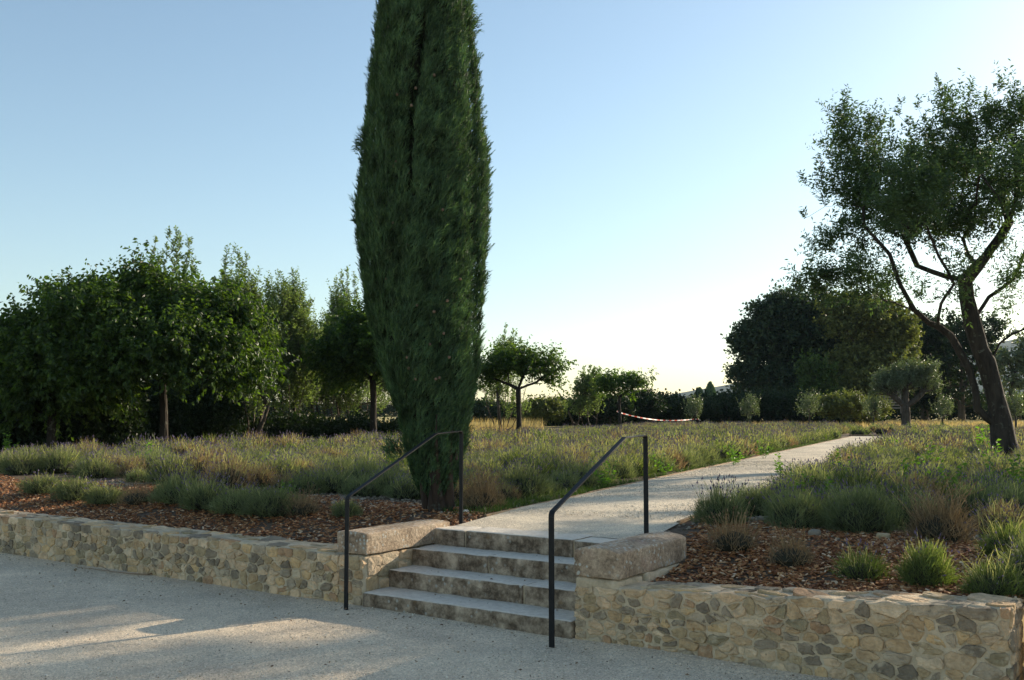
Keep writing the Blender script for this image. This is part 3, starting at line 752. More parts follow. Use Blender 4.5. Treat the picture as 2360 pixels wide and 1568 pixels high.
# ---- the big almond tree on the right
F_ALM = dict(shoots=8, L=.44, nl=11, ll=.092, lw=.03, up=.7, out=.45, rnd=.75, droop=.15, spread=.16, stick=.55)
alm_limbs = [[(2318, 1003), (2305, 968), (2296, 925), (2285, 880), (2272, 835)],
    [(2272, 835), (2257, 806), (2240, 745), (2228, 690), (2223, 646)],
    [(2300, 985), (2272, 963), (2250, 940), (2248, 905), (2232, 850), (2205, 800), (2189, 773), (2160, 752), (2139, 744), (2105, 714, -.3), (2059, 697, -.6), (2037, 693, -.8), (2016, 672, -1), (1978, 651, -1.2)],
    [(2285, 832), (2303, 792), (2330, 772), (2362, 758), (2420, 700, .4), (2480, 620, .6)],
    [(2223, 646), (2181, 638), (2113, 613, .3), (2088, 558, .5), (2060, 500, .6)],
    [(2223, 646), (2253, 613), (2303, 549, .3), (2325, 511, .3), (2303, 448, .2), (2240, 423, .2)],
    [(2248, 730), (2278, 685, .3), (2337, 642, .5), (2354, 600, .6), (2380, 520, .8)],
    [(2160, 752), (2168, 700, -.5), (2177, 685, -.6), (2198, 655, -.7), (2150, 560, -.9), (2120, 470, -1)],
    [(2105, 714, -.3), (2071, 651, -.2), (2050, 587, -.3), (1990, 520, -.3)],
    [(2325, 511, .3), (2345, 430, 0), (2335, 340, -.2)]]
alm_blobs = [(1995, 400, 105, 105), (1945, 330, 45, 70, 0, 1.5), (2030, 300, 30, 60), (2060, 500, 150, 90), (2180, 400, 120, 110), (1950, 560, 70, 55), (1935, 470, 60, 40), (1960, 650, 105, 36, -.8, 2.2), (1900, 650, 60, 20, -.8, 3),
    (2050, 645, 110, 50, .3, 1.3), (2240, 340, 90, 80), (2190, 270, 35, 60, 0, 1.6), (2235, 290, 60, 40), (2330, 300, 60, 90), (2320, 420, 100, 90, 0, .8), (2180, 520, 130, 70), (2300, 520, 90, 60, 0, .35), (2190, 620, 60, 50, -.5, .6), (2330, 640, 70, 50, 0, .5), (1990, 690, 90, 22, -1.0, 1.3), (2105, 680, 60, 34, -.4, .8), (2180, 700, 50, 40, -.5, .5), (2300, 700, 60, 40, .4, .35), (2250, 590, 60, 50, 0, .5),
    (2440, 340, 120, 120, .3, .7), (2460, 480, 120, 100, 0, .5), (2580, 470, 110, 120, .5, .6), (2560, 600, 120, 70, 0, .5), (2430, 610, 70, 60, 0, .5), (2150, 440, 140, 110, 2.2), (2350, 430, 140, 130, 2.4, .6), (2100, 470, 110, 90, -2.2), (2380, 420, 140, 110, -2.3, .6)]
alm_sp = [(1943, 225, 330, 8), (1968, 250, 330, -8), (2057, 232, 300, 20), (1852, 372, 430, 70), (1862, 455, 500, 60), (1872, 585, 610, 50), (2178, 198, 300, -25), (2200, 235, 300, -10), (2147, 255, 320, -30), (2229, 225, 300, 5), (2275, 232, 300, 5), (2305, 212, 300, -8), (2335, 208, 290, 5), (2355, 215, 300, 8), (2110, 300, 360, 0), (2092, 292, 360, 0), (2000, 270, 330, 0), (2400, 190, 300, 0), (2450, 210, 300, 6), (1893, 300, 380, 30), (1850, 655, 665, 60)]
tree('almond_tree', 'large almond tree with a leaning forked dark trunk at the right edge', 20, alm_limbs, alm_blobs, 900, 5, M['bark'], M['almond'], F_ALM, r0=.215, rmin=.004, ex=.74, step=.3, spires=alm_sp, rough=.05, flare=1.3, spire_fol=dict(F_ALM, shoots=3, L=.22, up=1.2, rnd=.5, spread=.04), wr=.15)
# its neighbour, out of the picture, throws the shade over the right of the court
sh = [(3020, 1010), (3010, 900), (3010, 760)]
sb = [(2830, 400, 150, 150), (3020, 310, 190, 150), (3200, 460, 170, 160), (2880, 570, 170, 100), (3140, 620, 170, 90), (3000, 460, 220, 160, 1.8), (3000, 460, 200, 150, -1.8)]
tree('almond_tree', 'second almond tree growing beyond the right edge of the picture', 17.5, [sh], sb, 220, 6, M['bark'], M['almond'], dict(F_ALM, ll=.13, lw=.045), r0=.24, rmin=.008, ex=.6, step=.4)

# ---- left row: mulberries with umbrella crowns, tall shrubby trees behind
F_MUL = dict(shoots=9, L=.66, nl=12, ll=.12, lw=.066, up=.02, out=.7, rnd=.75, droop=.8, spread=.38, stick=.5)
tree('mulberry_tree', 'broad spreading mulberry tree with bright drooping leaves and a straight trunk', 25,
    [[(378, 1000), (378, 960), (376, 905), (375, 880)], [(375, 885), (330, 850), (260, 800)], [(375, 885), (430, 845), (520, 800)], [(375, 880), (372, 780), (360, 700)]],
    [(330, 738, 150, 55), (440, 735, 120, 52), (500, 790, 90, 60), (400, 800, 150, 60, -1), (290, 790, 120, 60), (330, 672, 36, 34, 0, 1.3), (230, 718, 70, 40), (540, 740, 50, 40), (565, 850, 50, 20, -.5), (480, 860, 110, 26, -1), (260, 850, 100, 35, -1), (160, 700, 60, 35), (340, 740, 160, 90, 1.6)],
    720, 21, M['mbark'], M['mulb'], F_MUL, spires=[(312, 612, 690, 18), (345, 645, 700, -8), (238, 652, 710, 25), (195, 668, 715, 25), (455, 658, 715, -18), (540, 675, 730, -20), (600, 728, 765, -35), (628, 862, 862, -50), (150, 672, 720, 30), (400, 650, 700, -4), (590, 790, 800, -40)], r0=.095, ex=.6, squash=.7)
tree('mulberry_tree', 'shaded dark mulberry at the far left edge with a wide low crown', 24,
    [[(120, 1005), (120, 960), (118, 910)], [(118, 915), (60, 860), (20, 830)], [(118, 915), (180, 860), (220, 800)]],
    [(150, 775, 90, 60), (215, 755, 80, 60), (60, 830, 80, 60), (150, 850, 130, 60), (-30, 850, 80, 60), (20, 800, 40, 40), (60, 900, 110, 50), (170, 900, 90, 40)],
    650, 22, M['mbark'], M['mulb'], dict(F_MUL), spires=[(110, 708, 760, 25), (60, 735, 790, 25), (30, 740, 800, 10), (180, 700, 750, -5), (230, 690, 740, -12)], r0=.1, ex=.6)
tree('mulberry_tree', 'mulberry tree with a bare trunk right behind the cypress on its left', 31,
    [[(860, 996), (860, 950), (859, 890), (858, 870)], [(858, 872), (820, 850), (780, 830)], [(858, 872), (900, 850), (940, 830)]],
    [(850, 790, 100, 55), (800, 830, 75, 45), (910, 840, 75, 45), (850, 745, 50, 30), (770, 870, 40, 20), (930, 800, 70, 50), (820, 800, 70, 50, 1.3)],
    420, 23, M['mbark'], M['mulb'], dict(F_MUL, L=.5), r0=.1, ex=.6)
tree('mulberry_tree', 'small umbrella shaped mulberry just right of the cypress', 38,
    [[(1195, 986), (1195, 940), (1194, 905), (1194, 895)], [(1194, 897), (1150, 878), (1120, 865)], [(1194, 897), (1235, 882), (1270, 855), (1288, 835)]],
    [(1185, 850, 65, 26), (1130, 860, 40, 22), (1235, 848, 40, 20), (1270, 840, 22, 14), (1190, 830, 35, 14), (1268, 875, 20, 14), (1240, 870, 30, 12), (1150, 880, 30, 14)],
    120, 24, M['mbark'], M['mulb'], dict(F_MUL, shoots=6, L=.7), r0=.1, ex=.6)
tree('mulberry_tree', 'young mulberry with an open crown where the red and white tape is tied', 50,
    [[(1428, 975), (1428, 950), (1427, 920), (1427, 914)], [(1427, 915), (1400, 897), (1390, 885)], [(1427, 915), (1455, 897), (1470, 885)]],
    [(1430, 880, 42, 12), (1400, 888, 22, 12), (1465, 885, 26, 10), (1488, 876, 10, 7), (1435, 903, 20, 7), (1405, 900, 16, 8)],
    95, 25, M['mbark'], M['mulb'], dict(F_MUL, shoots=5, L=.5, nl=7, ll=.19), r0=.08, ex=.6)
F_POP = dict(shoots=6, L=.6, nl=13, ll=.10, lw=.042, up=1.1, out=.25, rnd=.45, droop=.0, spread=.2, stick=.5, stem=1)
def rowtree(label, Y, bx, blobs, spires, ntips, seed, mat=None, stems=5, fol=F_POP, bot=985, bark=None, r0=.10, group='trees behind the lavender field'):
    rng = np.random.default_rng(seed + 900); limbs = []; top = min(b[1] for b in blobs)
    for i in range(stems):
        x = bx + (i - (stems - 1) / 2) * 9 + rng.normal(0, 4); x2 = bx + (i - (stems - 1) / 2) * 26 + rng.normal(0, 8)
        limbs.append([(x, bot, rng.normal(0, .4)), ((x + x2) / 2 + rng.normal(0, 3), (bot + top) / 2 + 30, rng.normal(0, .5)), (x2, top + 20, rng.normal(0, .6))])
    return tree('hedge_tree', label, Y, limbs, blobs, ntips, seed, bark or M['bark2'], mat or M['poplar'], fol, r0=r0, rmin=.008, ex=.6, base_h=0, spires=spires, spire_fol=dict(fol, shoots=3, L=.24, nl=9, up=1.6, rnd=.5, spread=.05), cat='tree', group=group, flare=1.0)
rowtree('tall slender shoots rising highest above the broad mulberry crown', 30, 405, [(400, 720, 70, 50), (400, 800, 90, 80), (400, 920, 80, 50, 0, .5)],
    [(339, 560, 690, 20), (358, 590, 690, 10), (375, 552, 690, 10), (395, 542, 690, 0), (412, 540, 690, -5), (425, 556, 690, -8), (445, 570, 690, -14), (462, 566, 700, -30), (405, 570, 690, -2), (432, 600, 700, -5), (350, 610, 700, 15)], 150, 41)
rowtree('second tallest group of upright shoots, right of the highest ones', 32, 540, [(545, 710, 55, 60), (560, 780, 60, 80), (540, 900, 60, 60, 0, .45)],
    [(515, 583, 680, 10), (500, 612, 690, 20), (535, 590, 680, 0), (548, 588, 690, 0), (590, 600, 700, -25), (572, 612, 700, -10), (485, 640, 700, 30), (560, 600, 690, -5)], 190, 42)
rowtree('rounded grey green hedge tree with a ragged top halfway to the cypress', 34, 660, [(655, 740, 62, 70), (700, 810, 52, 70), (640, 850, 60, 60), (690, 880, 60, 50), (650, 930, 70, 34, 0, .7)],
    [(605, 660, 760, 12), (618, 690, 780, 10), (640, 645, 740, 10), (672, 640, 740, 0), (688, 668, 750, -6), (722, 742, 820, -12), (655, 660, 740, 0), (625, 670, 740, 14), (695, 680, 760, -15), (710, 715, 780, -14)], 420, 43)
rowtree('thin airy hedge tree just left of the cypress with pale shoots', 37, 790, [(785, 740, 34, 60), (755, 820, 45, 60), (790, 880, 70, 50), (800, 930, 80, 34, 0, .7)],
    [(765, 650, 760, 8), (800, 628, 740, 0), (785, 640, 740, 5), (815, 645, 750, 0), (775, 670, 760, 5), (748, 715, 790, 14), (825, 660, 760, -4)], 300, 44)
rowtree('open shrubby tree with many thin stems and gaps under its crown', 36, 735, [(735, 830, 50, 60), (720, 910, 60, 45, 0, .9)], [(738, 735, 820, 5), (722, 760, 820, 5)], 190, 45)
rowtree('soft leafy hedge tree filling the space left of the cypress', 39, 830, [(830, 860, 50, 60), (880, 900, 50, 50, 0, .7)], [(842, 790, 850, 0)], 160, 49)
rowtree('low leafy hedge tree half hidden behind the mulberry trunk', 31, 590, [(590, 830, 50, 60), (580, 920, 50, 40, 0, .6)], [(600, 760, 820, 0)], 120, 46, stems=4)
for i, (x, y0, Y, lab) in enumerate([(-60, 770, 27, 'dense dark hedge tree cut off by the left edge of the picture'), (45, 800, 28, 'dark hedge tree under the gap at the left edge'), (150, 790, 28.5, 'dark hedge tree behind the shaded mulberry crown'),
        (255, 800, 29, 'dark hedge tree between the two broad mulberries'), (470, 860, 31.5, 'dark low hedge tree right of the straight mulberry trunk')]):
    rowtree(lab, Y, x, [(x, y0 + 50, 60, 60), (x + 5, 900, 65, 60), (x, 960, 70, 30)], [(x - 20, y0 - 15, y0 + 40, 5), (x + 22, y0 - 5, y0 + 50, -5)], 230, 50 + i, mat=M['dark'], fol=dict(F_POP, L=.5, nl=9, up=.5, rnd=.9, ll=.12, lw=.075), stems=4)
rowtree('willowy pale green shrub tree behind the small umbrella mulberry', 44, 1160, [(1165, 840, 36, 50), (1150, 900, 50, 40, 0, .7), (1170, 950, 50, 25, 0, .4)],
    [(1162, 757, 830, 4), (1150, 785, 830, 8), (1205, 775, 830, -16), (1190, 772, 840, -10), (1140, 800, 840, 8), (1175, 790, 850, 0), (1212, 795, 850, -16)], 150, 47, fol=dict(F_POP, shoots=4))
rowtree('feathery pale shrub tree left of the taped young mulberry', 56, 1360, [(1358, 905, 36, 34), (1345, 945, 36, 22)],
    [(1355, 848, 900, 3), (1340, 855, 900, 5), (1375, 855, 900, -5), (1320, 890, 930, 8), (1385, 858, 900, -6), (1366, 862, 900, 0)], 110, 48, fol=dict(F_POP, shoots=4, ll=.14, lw=.07))
# ---- evergreen oaks on the right
F_OAK = dict(shoots=9, L=.8, nl=7, ll=.30, lw=.2, up=.3, out=.7, rnd=.8, droop=.1, spread=.7, stick=.4)
oak = [[(1880, 968), (1880, 930), (1880, 880)], [(1880, 890), (1800, 820), (1760, 770)], [(1880, 890), (1960, 820), (2040, 770)]]
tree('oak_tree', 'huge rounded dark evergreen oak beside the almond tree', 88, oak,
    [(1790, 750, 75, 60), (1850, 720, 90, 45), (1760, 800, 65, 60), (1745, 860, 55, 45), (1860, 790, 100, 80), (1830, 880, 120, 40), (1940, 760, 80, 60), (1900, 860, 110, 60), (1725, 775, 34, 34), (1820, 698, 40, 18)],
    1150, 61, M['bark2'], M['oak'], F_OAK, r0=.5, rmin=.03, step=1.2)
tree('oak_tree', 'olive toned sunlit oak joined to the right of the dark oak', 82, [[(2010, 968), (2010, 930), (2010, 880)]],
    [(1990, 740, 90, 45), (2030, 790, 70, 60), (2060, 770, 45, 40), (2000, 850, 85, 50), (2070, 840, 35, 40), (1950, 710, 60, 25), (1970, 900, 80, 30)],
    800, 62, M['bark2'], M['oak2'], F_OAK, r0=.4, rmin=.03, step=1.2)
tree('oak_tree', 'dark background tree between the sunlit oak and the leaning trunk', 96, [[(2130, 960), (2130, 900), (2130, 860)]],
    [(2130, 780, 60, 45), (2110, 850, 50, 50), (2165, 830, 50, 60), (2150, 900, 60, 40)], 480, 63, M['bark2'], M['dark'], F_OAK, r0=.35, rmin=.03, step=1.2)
tree('background_tree', 'loose see through tree seen behind the fork of the almond trunk', 92, [[(2215, 958), (2215, 900), (2215, 830)], [(2215, 900), (2250, 850), (2265, 800)]],
    [(2215, 770, 45, 40), (2190, 850, 40, 45), (2250, 800, 40, 60), (2230, 900, 60, 35, 0, .6), (2290, 760, 30, 40)], 190, 64, M['bark2'], M['dark'], dict(F_OAK, shoots=5), r0=.3, rmin=.03, step=1.2)
tree('background_tree', 'grey green willowy tree at the right edge behind the almond', 86, [[(2330, 958), (2330, 910), (2335, 860)]],
    [(2330, 840, 45, 30), (2370, 820, 50, 40), (2350, 880, 60, 25, 0, .6), (2420, 850, 60, 60)], 190, 65, M['bark2'], M['olive'], dict(F_OAK, shoots=6, droop=.4), r0=.25, rmin=.03, step=1.2)
tree('background_tree', 'mid green upright young tree in front of the dark oak', 78, [[(1880, 965), (1880, 920)]], [(1868, 870, 26, 36), (1905, 875, 20, 30), (1885, 915, 40, 25)], 120, 66, M['bark2'], M['grass'], dict(F_OAK, shoots=6, up=1.2, ll=.2), r0=.12, rmin=.02, step=1)
# ---- olives
F_OLI = dict(shoots=8, L=.42, nl=11, ll=.10, lw=.03, up=.6, out=.6, rnd=.6, droop=.0, spread=.16, stick=.7)
tree('olive_tree', 'old olive tree with a stout trunk and silvery crown near the path end', 56,
    [[(2087, 990), (2087, 955), (2086, 938)], [(2086, 938), (2060, 915), (2040, 895)], [(2086, 938), (2112, 920), (2135, 893)], [(2086, 938), (2086, 900)]],
    [(2050, 885, 34, 26), (2090, 875, 36, 26), (2125, 872, 34, 24), (2140, 895, 22, 18), (2035, 900, 20, 14), (2085, 895, 40, 18)], 230, 71, M['bark2'], M['olive'], dict(F_OLI, ll=.14, lw=.045, L=.6, shoots=6, spread=.25), r0=.24, rmin=.01, ex=.4, flare=1.2, step=.4)
ol = [(1600, 970, 944, 18, 58, 'tiny olive tree that holds the right end of the tape'), (1728, 970, 930, 22, 58, 'young round olive bush below the gap left of the big oak'), (1864, 970, 920, 24, 57, 'young silvery olive bush in front of the oak hedge'),
      (2012, 970, 928, 22, 56, 'young olive just left of the old stout olive'), (2171, 972, 928, 20, 55, 'small olive bush on the dry grass left of the leaning trunk'), (2340, 972, 925, 22, 52, 'small olive bush right of the leaning trunk at the edge')]
for i, (x, yb, yt, rx, Y, lab) in enumerate(ol):
    c = (yt + yb) / 2
    tree('olive_bush', lab, Y, [[(x, yb + 4), (x, yb - 12)]], [(x, c - 3, rx, (yb - yt) * .42), (x + 3, c - 14, rx * .6, 14), (x - 4, c + 6, rx * .8, 12)], 34, 80 + i, M['bark2'], M['olive'], dict(F_OLI, shoots=4, nl=9, L=.62, ll=.12, lw=.045, up=1.1, spread=.25), r0=.05, rmin=.008, cat='olive tree', group='young olive trees along the far edge of the lavender', step=.3)
# ---- hedge bushes along the horizon
F_BU = dict(shoots=7, L=.5, nl=7, ll=.17, lw=.1, up=.6, out=.5, rnd=.8, droop=0, spread=.35, stick=.4)
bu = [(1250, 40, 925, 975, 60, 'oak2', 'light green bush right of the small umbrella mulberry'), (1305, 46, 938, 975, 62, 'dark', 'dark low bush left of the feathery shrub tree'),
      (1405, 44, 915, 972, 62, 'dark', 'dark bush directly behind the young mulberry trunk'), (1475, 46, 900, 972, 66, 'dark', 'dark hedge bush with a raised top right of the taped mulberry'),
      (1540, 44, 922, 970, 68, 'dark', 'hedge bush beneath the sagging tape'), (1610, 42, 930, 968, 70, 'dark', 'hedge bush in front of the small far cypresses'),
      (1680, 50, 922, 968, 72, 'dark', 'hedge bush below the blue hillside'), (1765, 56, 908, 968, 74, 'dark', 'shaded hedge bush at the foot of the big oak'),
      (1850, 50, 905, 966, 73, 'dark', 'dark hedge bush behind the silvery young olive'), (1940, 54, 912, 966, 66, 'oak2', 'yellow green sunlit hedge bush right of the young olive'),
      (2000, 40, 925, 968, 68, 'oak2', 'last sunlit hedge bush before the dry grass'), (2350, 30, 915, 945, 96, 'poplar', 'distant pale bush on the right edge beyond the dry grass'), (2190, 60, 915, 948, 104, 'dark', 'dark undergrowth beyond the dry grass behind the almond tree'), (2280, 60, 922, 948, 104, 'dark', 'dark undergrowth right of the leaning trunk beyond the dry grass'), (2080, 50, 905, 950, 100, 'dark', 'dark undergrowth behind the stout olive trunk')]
for i, (x, rx, yt, yb, Y, mt, lab) in enumerate(bu):
    c = (yt + yb) / 2; rh = (yb - yt) / 2
    tree('hedge_bush', lab, Y, [[(x, yb), (x, yb - 10)]], [(x, c + 2, rx, rh), (x - rx * .5, c + 5, rx * .55, rh * .8), (x + rx * .5, c + 3, rx * .55, rh * .85)], 150, 100 + i, M['bark2'], M[mt], F_BU, r0=.08, rmin=.015, cat='bush', group='bushes along the horizon', step=.8)
for i, (x, yt, lab, r) in enumerate([(1612, 899, 'short far cypress, left one of the dark spires below the hill', .9), (1630, 906, 'lowest far cypress in the middle of the dark spires', .8), (1637, 886, 'tallest far cypress, right one of the dark spires', .95)]):
    b = at(x, 945, 170); b[2] = T; tpt = at(x, yt, 170); rng = np.random.default_rng(i); a = Acc(); Hh = tpt[2] - T
    n = 1500; f = rng.random(n) ** .8; th = rng.uniform(0, 6.28, n); rad = r * np.sin(np.pi * np.clip(f * .9 + .1, 0, 1)) ** .7
    ps = np.stack([rad * np.cos(th), rad * np.sin(th), f * Hh], 1); leaves(a, ps, unit(np.array([[0, 0, 1.0]]) + rdir(rng, n) * .35), .6, .2, rng)
    root = tag(link('far_cypress', None, None, b), lab, 'cypress', 'far cypresses')
    link('crown', a.mesh('crown', M['cypress']), root); a = Acc(); tube(a, [[0, 0, -.1], [0, 0, Hh * .8]], [.2, .05], 6); link('trunk', a.mesh('trunk', M['cbark']), root)
# undergrowth filling the foot of the tree rows
def undergrowth(name, label, strips, mat, seed, ll, lw, per):
    rng = np.random.default_rng(seed); a = Acc()
    for (x0, x1, Y0_, Y1_, t0, t1) in strips:
        n = int(per * (x1 - x0)); x = rng.uniform(x0, x1, n); f = (x - x0) / (x1 - x0); Y = Y0_ + (Y1_ - Y0_) * f + rng.uniform(-1, 1, n) * 1.4
        top = t0 + (t1 - t0) * f; top = top + (fbm(np.stack([x / 23.0, Y * .3, x * 0], -1), seed, 3) - .5) * 60 * (25.0 / Y)**.5
        zt = np.array([at(a_, b_, c_)[2] for a_, b_, c_ in zip(x, top, Y)]); X = np.array([at(a_, 900, c_)[0] for a_, c_ in zip(x, Y)])
        z = T + (zt - T) * rng.random(n) ** .7; P = np.stack([X, Y, z], 1)
        k = 7; P = np.repeat(P, k, 0) + rng.normal(0, .13 * (Y.mean() / 30) ** .5, (n * k, 3)); P[:, 2] = np.maximum(P[:, 2], T + .03); leaves(a, P, unit(rdir(rng, n * k) + np.array([0, 0, .3])), rng.uniform(.7, 1.3, n * k) * ll, lw, rng)
    return tag(link(name, a.mesh(name, mat)), label, kind='stuff')
undergrowth('undergrowth', 'dark tangled undergrowth below the trees behind the lavender field', [(-80, 330, 25.2, 26.4, 905, 925), (-80, 560, 26.5, 31, 900, 912), (-80, 520, 29, 32, 860, 890), (560, 930, 33, 37, 968, 978)], M['dark'], 71, .12, .09, 7)
undergrowth('far_undergrowth', 'dark bushy undergrowth along the horizon behind the field', [(1225, 1500, 66, 72, 938, 925), (1500, 1900, 74, 80, 925, 905), (1840, 2030, 76, 72, 915, 930), (2030, 2420, 105, 105, 915, 918), (520, 1240, 160, 150, 931, 934), (1060, 1260, 90, 80, 940, 936)], M['dark'], 72, .3, .2, 5)
# small house roof among the bushes
hb = at(1405, 945, 130); hr_ = tag(link('farmhouse', None, None, (hb[0], hb[1], T)), 'small flat roofed house peeping over the bushes behind the young mulberry', 'house')
hz = at(1400, 912, 130)[2] - T
Vb, Fb = rbox(4.2, 4, hz - .25, .02, (2, 2, 2)); link('wall', build('wall', Vb, Fb, M['render']), hr_, (0, 0, hz - .25))
Vb, Fb = rbox(4.8, 4.6, .25, .03, (2, 2, 1)); link('roof', build('roof', Vb, Fb, M['tiles']), hr_, (0, 0, hz))
# barrier tape
def tape():
    P0 = at(1428, 951, 50.0); P1 = at(1600, 966, 58.0); P2 = at(1614, 969, 58.2); rng = np.random.default_rng(4)
    n = 26; pts = []
    for i in range(n + 1):
        f = i / n; p = P0 * (1 - f) + P1 * f; low = at(1428 + 172 * f, 951 + 15 * f + 4 * 9.5 * f * (1 - f), p[1]); pts.append(low)
    for i in range(1, 4): pts.append(P1 * (1 - i / 3) + P2 * (i / 3) + np.array([0, 0, .02 * math.sin(i)]))
    for k in range(5): pts.insert(0, P0 + np.array([-.14 * math.sin(k * .8), .14 * (1 - math.cos(k * .8)), .02 * k]))
    V = []; F = []; mi = []
    for i, p in enumerate(pts):
        tw = .6 * math.sin(i * .5); V += [p + np.array([0, math.sin(tw) * .027, math.cos(tw) * .027]), p - np.array([0, math.sin(tw) * .027, math.cos(tw) * .027])]
        if i: F.append([2 * i - 2, 2 * i - 1, 2 * i + 1, 2 * i]); mi.append(i % 2)
    o = link('barrier_tape', build('barrier_tape', V, np.array(F), [M['white'], M['red']], mi)); tag(o, 'red and white striped barrier tape sagging from the young mulberry to a tiny olive', 'barrier tape')
tape()
# lattice fence behind the olive
fr = tag(link('picket_fence', None, None, at(2057, 950, 74)), 'short grey slatted fence in the shade behind the old olive', 'fence')
for i in range(7):
    Vb, Fb = rbox(1.3, .03, .1, .008, (1, 1, 1)); link('slat', build('slat', Vb, Fb, M['greywood']) if i == 0 else bpy.data.meshes['slat'], fr, (0, 0, .35 + i * .2))
Vb, Fb = rbox(.08, .08, 1.8, .01, (1, 1, 1)); pm = build('post', Vb, Fb, M['greywood'])
for x in (-.62, .62): link('post', pm, fr, (x, .06, 1.7))

# ------------------------------------------------------------------ the tall cypress
def cypress():
    Y0 = spot(1010, 1176)[1]; rng = np.random.default_rng(77)
    Lx = np.array([(-560, 985), (-420, 950), (-260, 915), (-120, 888), (0, 873), (100, 862), (200, 848), (300, 840), (330, 834), (350, 838), (400, 834), (460, 820), (520, 817), (600, 826), (700, 838), (800, 862), (850, 870), (900, 890), (960, 915), (1000, 922), (1050, 927), (1100, 940), (1140, 958), (1165, 985)], float)
    Rx = np.array([(-560, 990), (-420, 1020), (-260, 1045), (-120, 1062), (0, 1074), (40, 1086), (100, 1092), (150, 1100), (200, 1104), (300, 1110), (350, 1124), (450, 1126), (520, 1127), (600, 1121), (700, 1114), (800, 1108), (860, 1106), (900, 1096), (960, 1090), (1000, 1082), (1050, 1077), (1100, 1066), (1140, 1052), (1165, 1020)], float)
    def prof(py):
        l = np.interp(py, Lx[:, 0], Lx[:, 1]); r = np.interp(py, Rx[:, 0], Rx[:, 1]); q = np.interp(py, [300, 900, 1100, 1150], [5, 5, 12, 10]); return l + q, r - q
    base = spot(1010, 1176); bx, by, bz = base
    def surf(th, py, inset=1.0):
        l, r = prof(py); cx = (l + r) / 2; hw = (r - l) / 2
        sx = np.cos(th); sy = np.sin(th)
        # swirling flames: ridges lean to the right going up
        xoff = sx
        ph = th - (py / 400.0) * np.where(sy < 0, 1, -1) * .5
        ridge = fbm(np.stack([np.cos(ph) * 2.6, np.sin(ph) * 2.6, py / 210.0], -1), 3, 2) - .5
        clump = fbm(np.stack([np.cos(ph) * 7, np.sin(ph) * 7, py / 60.0], -1), 9, 2) - .5
        ph2 = th - (py / 700.0) * np.where(sy < 0, 1, -1) * .5; lob = np.abs(np.sin(3.5 * ph2 + 3.0 * (fbm(np.stack([np.cos(th) * 1.2, np.sin(th) * 1.2, py / 260.0], -1), 41, 2) - .5) * 2)) ** .5
        mod = 1 - .17 * (1 - lob) * (np.abs(sy) * .8 + .2) + ridge * .3 * (np.abs(sy) * .8 + .2) + clump * .26 * (np.abs(sy) * .7 + .3)
        px = cx + hw * sx
        c1 = np.interp(py, [60, 120, 250, 330, 420, 500], [985, 978, 962, 952, 950, 962]); w1 = np.interp(py, [40, 120, 250, 400, 520], [0, 8, 9, 8, 0])
        c2 = np.interp(py, [0, 100, 300, 500, 800, 900], [1060, 1078, 1090, 1096, 1098, 1085]); w2 = np.interp(py, [20, 100, 500, 800, 940], [0, 6, 7, 6, 0])
        g = (np.exp(-((px - c1) / np.maximum(w1, .1)) ** 2) * (w1 > .5) * .42 + np.exp(-((px - c2) / np.maximum(w2, .1)) ** 2) * (w2 > .5) * .5) * (sy < 0)
        rr = inset * mod * (1 - g)
        Y = Y0 + sy * hw * (Y0 / FPX) * .95 * rr
        X = cx + hw * sx * (inset * (1 + (mod - 1) * .5))
        return X, py, Y, g
    def world(X, py, Y):
        # px/py measured at the trunk's distance
        a = (X - 1179.5) / FPX; b = (784 - py) / FPX; dy = cp - sp * b
        return np.stack([a * Y0 / dy, Y, EYE + (sp + cp * b) * Y0 / dy], -1)
    root = tag(link('cypress_tree', None, None, base), 'very tall dense dark green cypress behind the steps, cut off by the top edge', 'cypress')
    B = np.array(root.location)
    # solid dark core, the shade between the sprays put into its colour
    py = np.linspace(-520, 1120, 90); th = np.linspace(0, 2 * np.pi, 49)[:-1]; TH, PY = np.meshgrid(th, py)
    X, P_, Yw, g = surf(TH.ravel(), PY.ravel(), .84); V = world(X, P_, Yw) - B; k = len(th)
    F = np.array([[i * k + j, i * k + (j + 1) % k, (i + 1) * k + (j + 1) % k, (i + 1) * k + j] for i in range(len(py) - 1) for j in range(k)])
    link('dark_core', build('dark_core', V, F, M['cypcore']), root)
    # sprays
    n = 38000
    py = rng.uniform(-540, 1150, n); l, r = prof(py); keep = rng.random(n) < np.clip((r - l) / 300, .2, 1); keep &= (py > -60) | (rng.random(n) < .45); py = py[keep]; n = len(py)
    th = rng.uniform(0, 2 * np.pi, n); front = rng.random(n) < .5; th = np.where(front & (np.sin(th) > 0), -th, th)
    dep = 1 - .14 * rng.random(n) ** 2
    X, P_, Yw, g = surf(th, py, dep); kp = rng.random(n) > g * 1.5; X, P_, Yw, th, py = X[kp], P_[kp], Yw[kp], th[kp], py[kp]; n = len(th)
    C = world(X, P_, Yw)
    outw = np.stack([np.cos(th), np.sin(th), np.zeros(n)], -1); tang = np.stack([-np.sin(th), np.cos(th), np.zeros(n)], -1)
    lowf = np.clip((py - 850) / 250, 0, 1)[:, None]
    d = unit(np.array([0, 0, 1.0]) + outw * (.32 - .06 * lowf) * rng.uniform(.3, 1.5, (n, 1)) + tang * .42 * np.where(np.sin(th) < 0, 1, -1)[:, None] + rdir(rng, n) * .28)
    a = Acc(); L = rng.uniform(.07, .17, n) * (.7 + .6 * fbm(C * 3.0, 31, 2)); s = perp(d, rng)
    # prefer fan planes lying along the surface
    s = unit(s * .6 + np.cross(d, outw)); 
    blades(a, C, d, L, .013, rng)
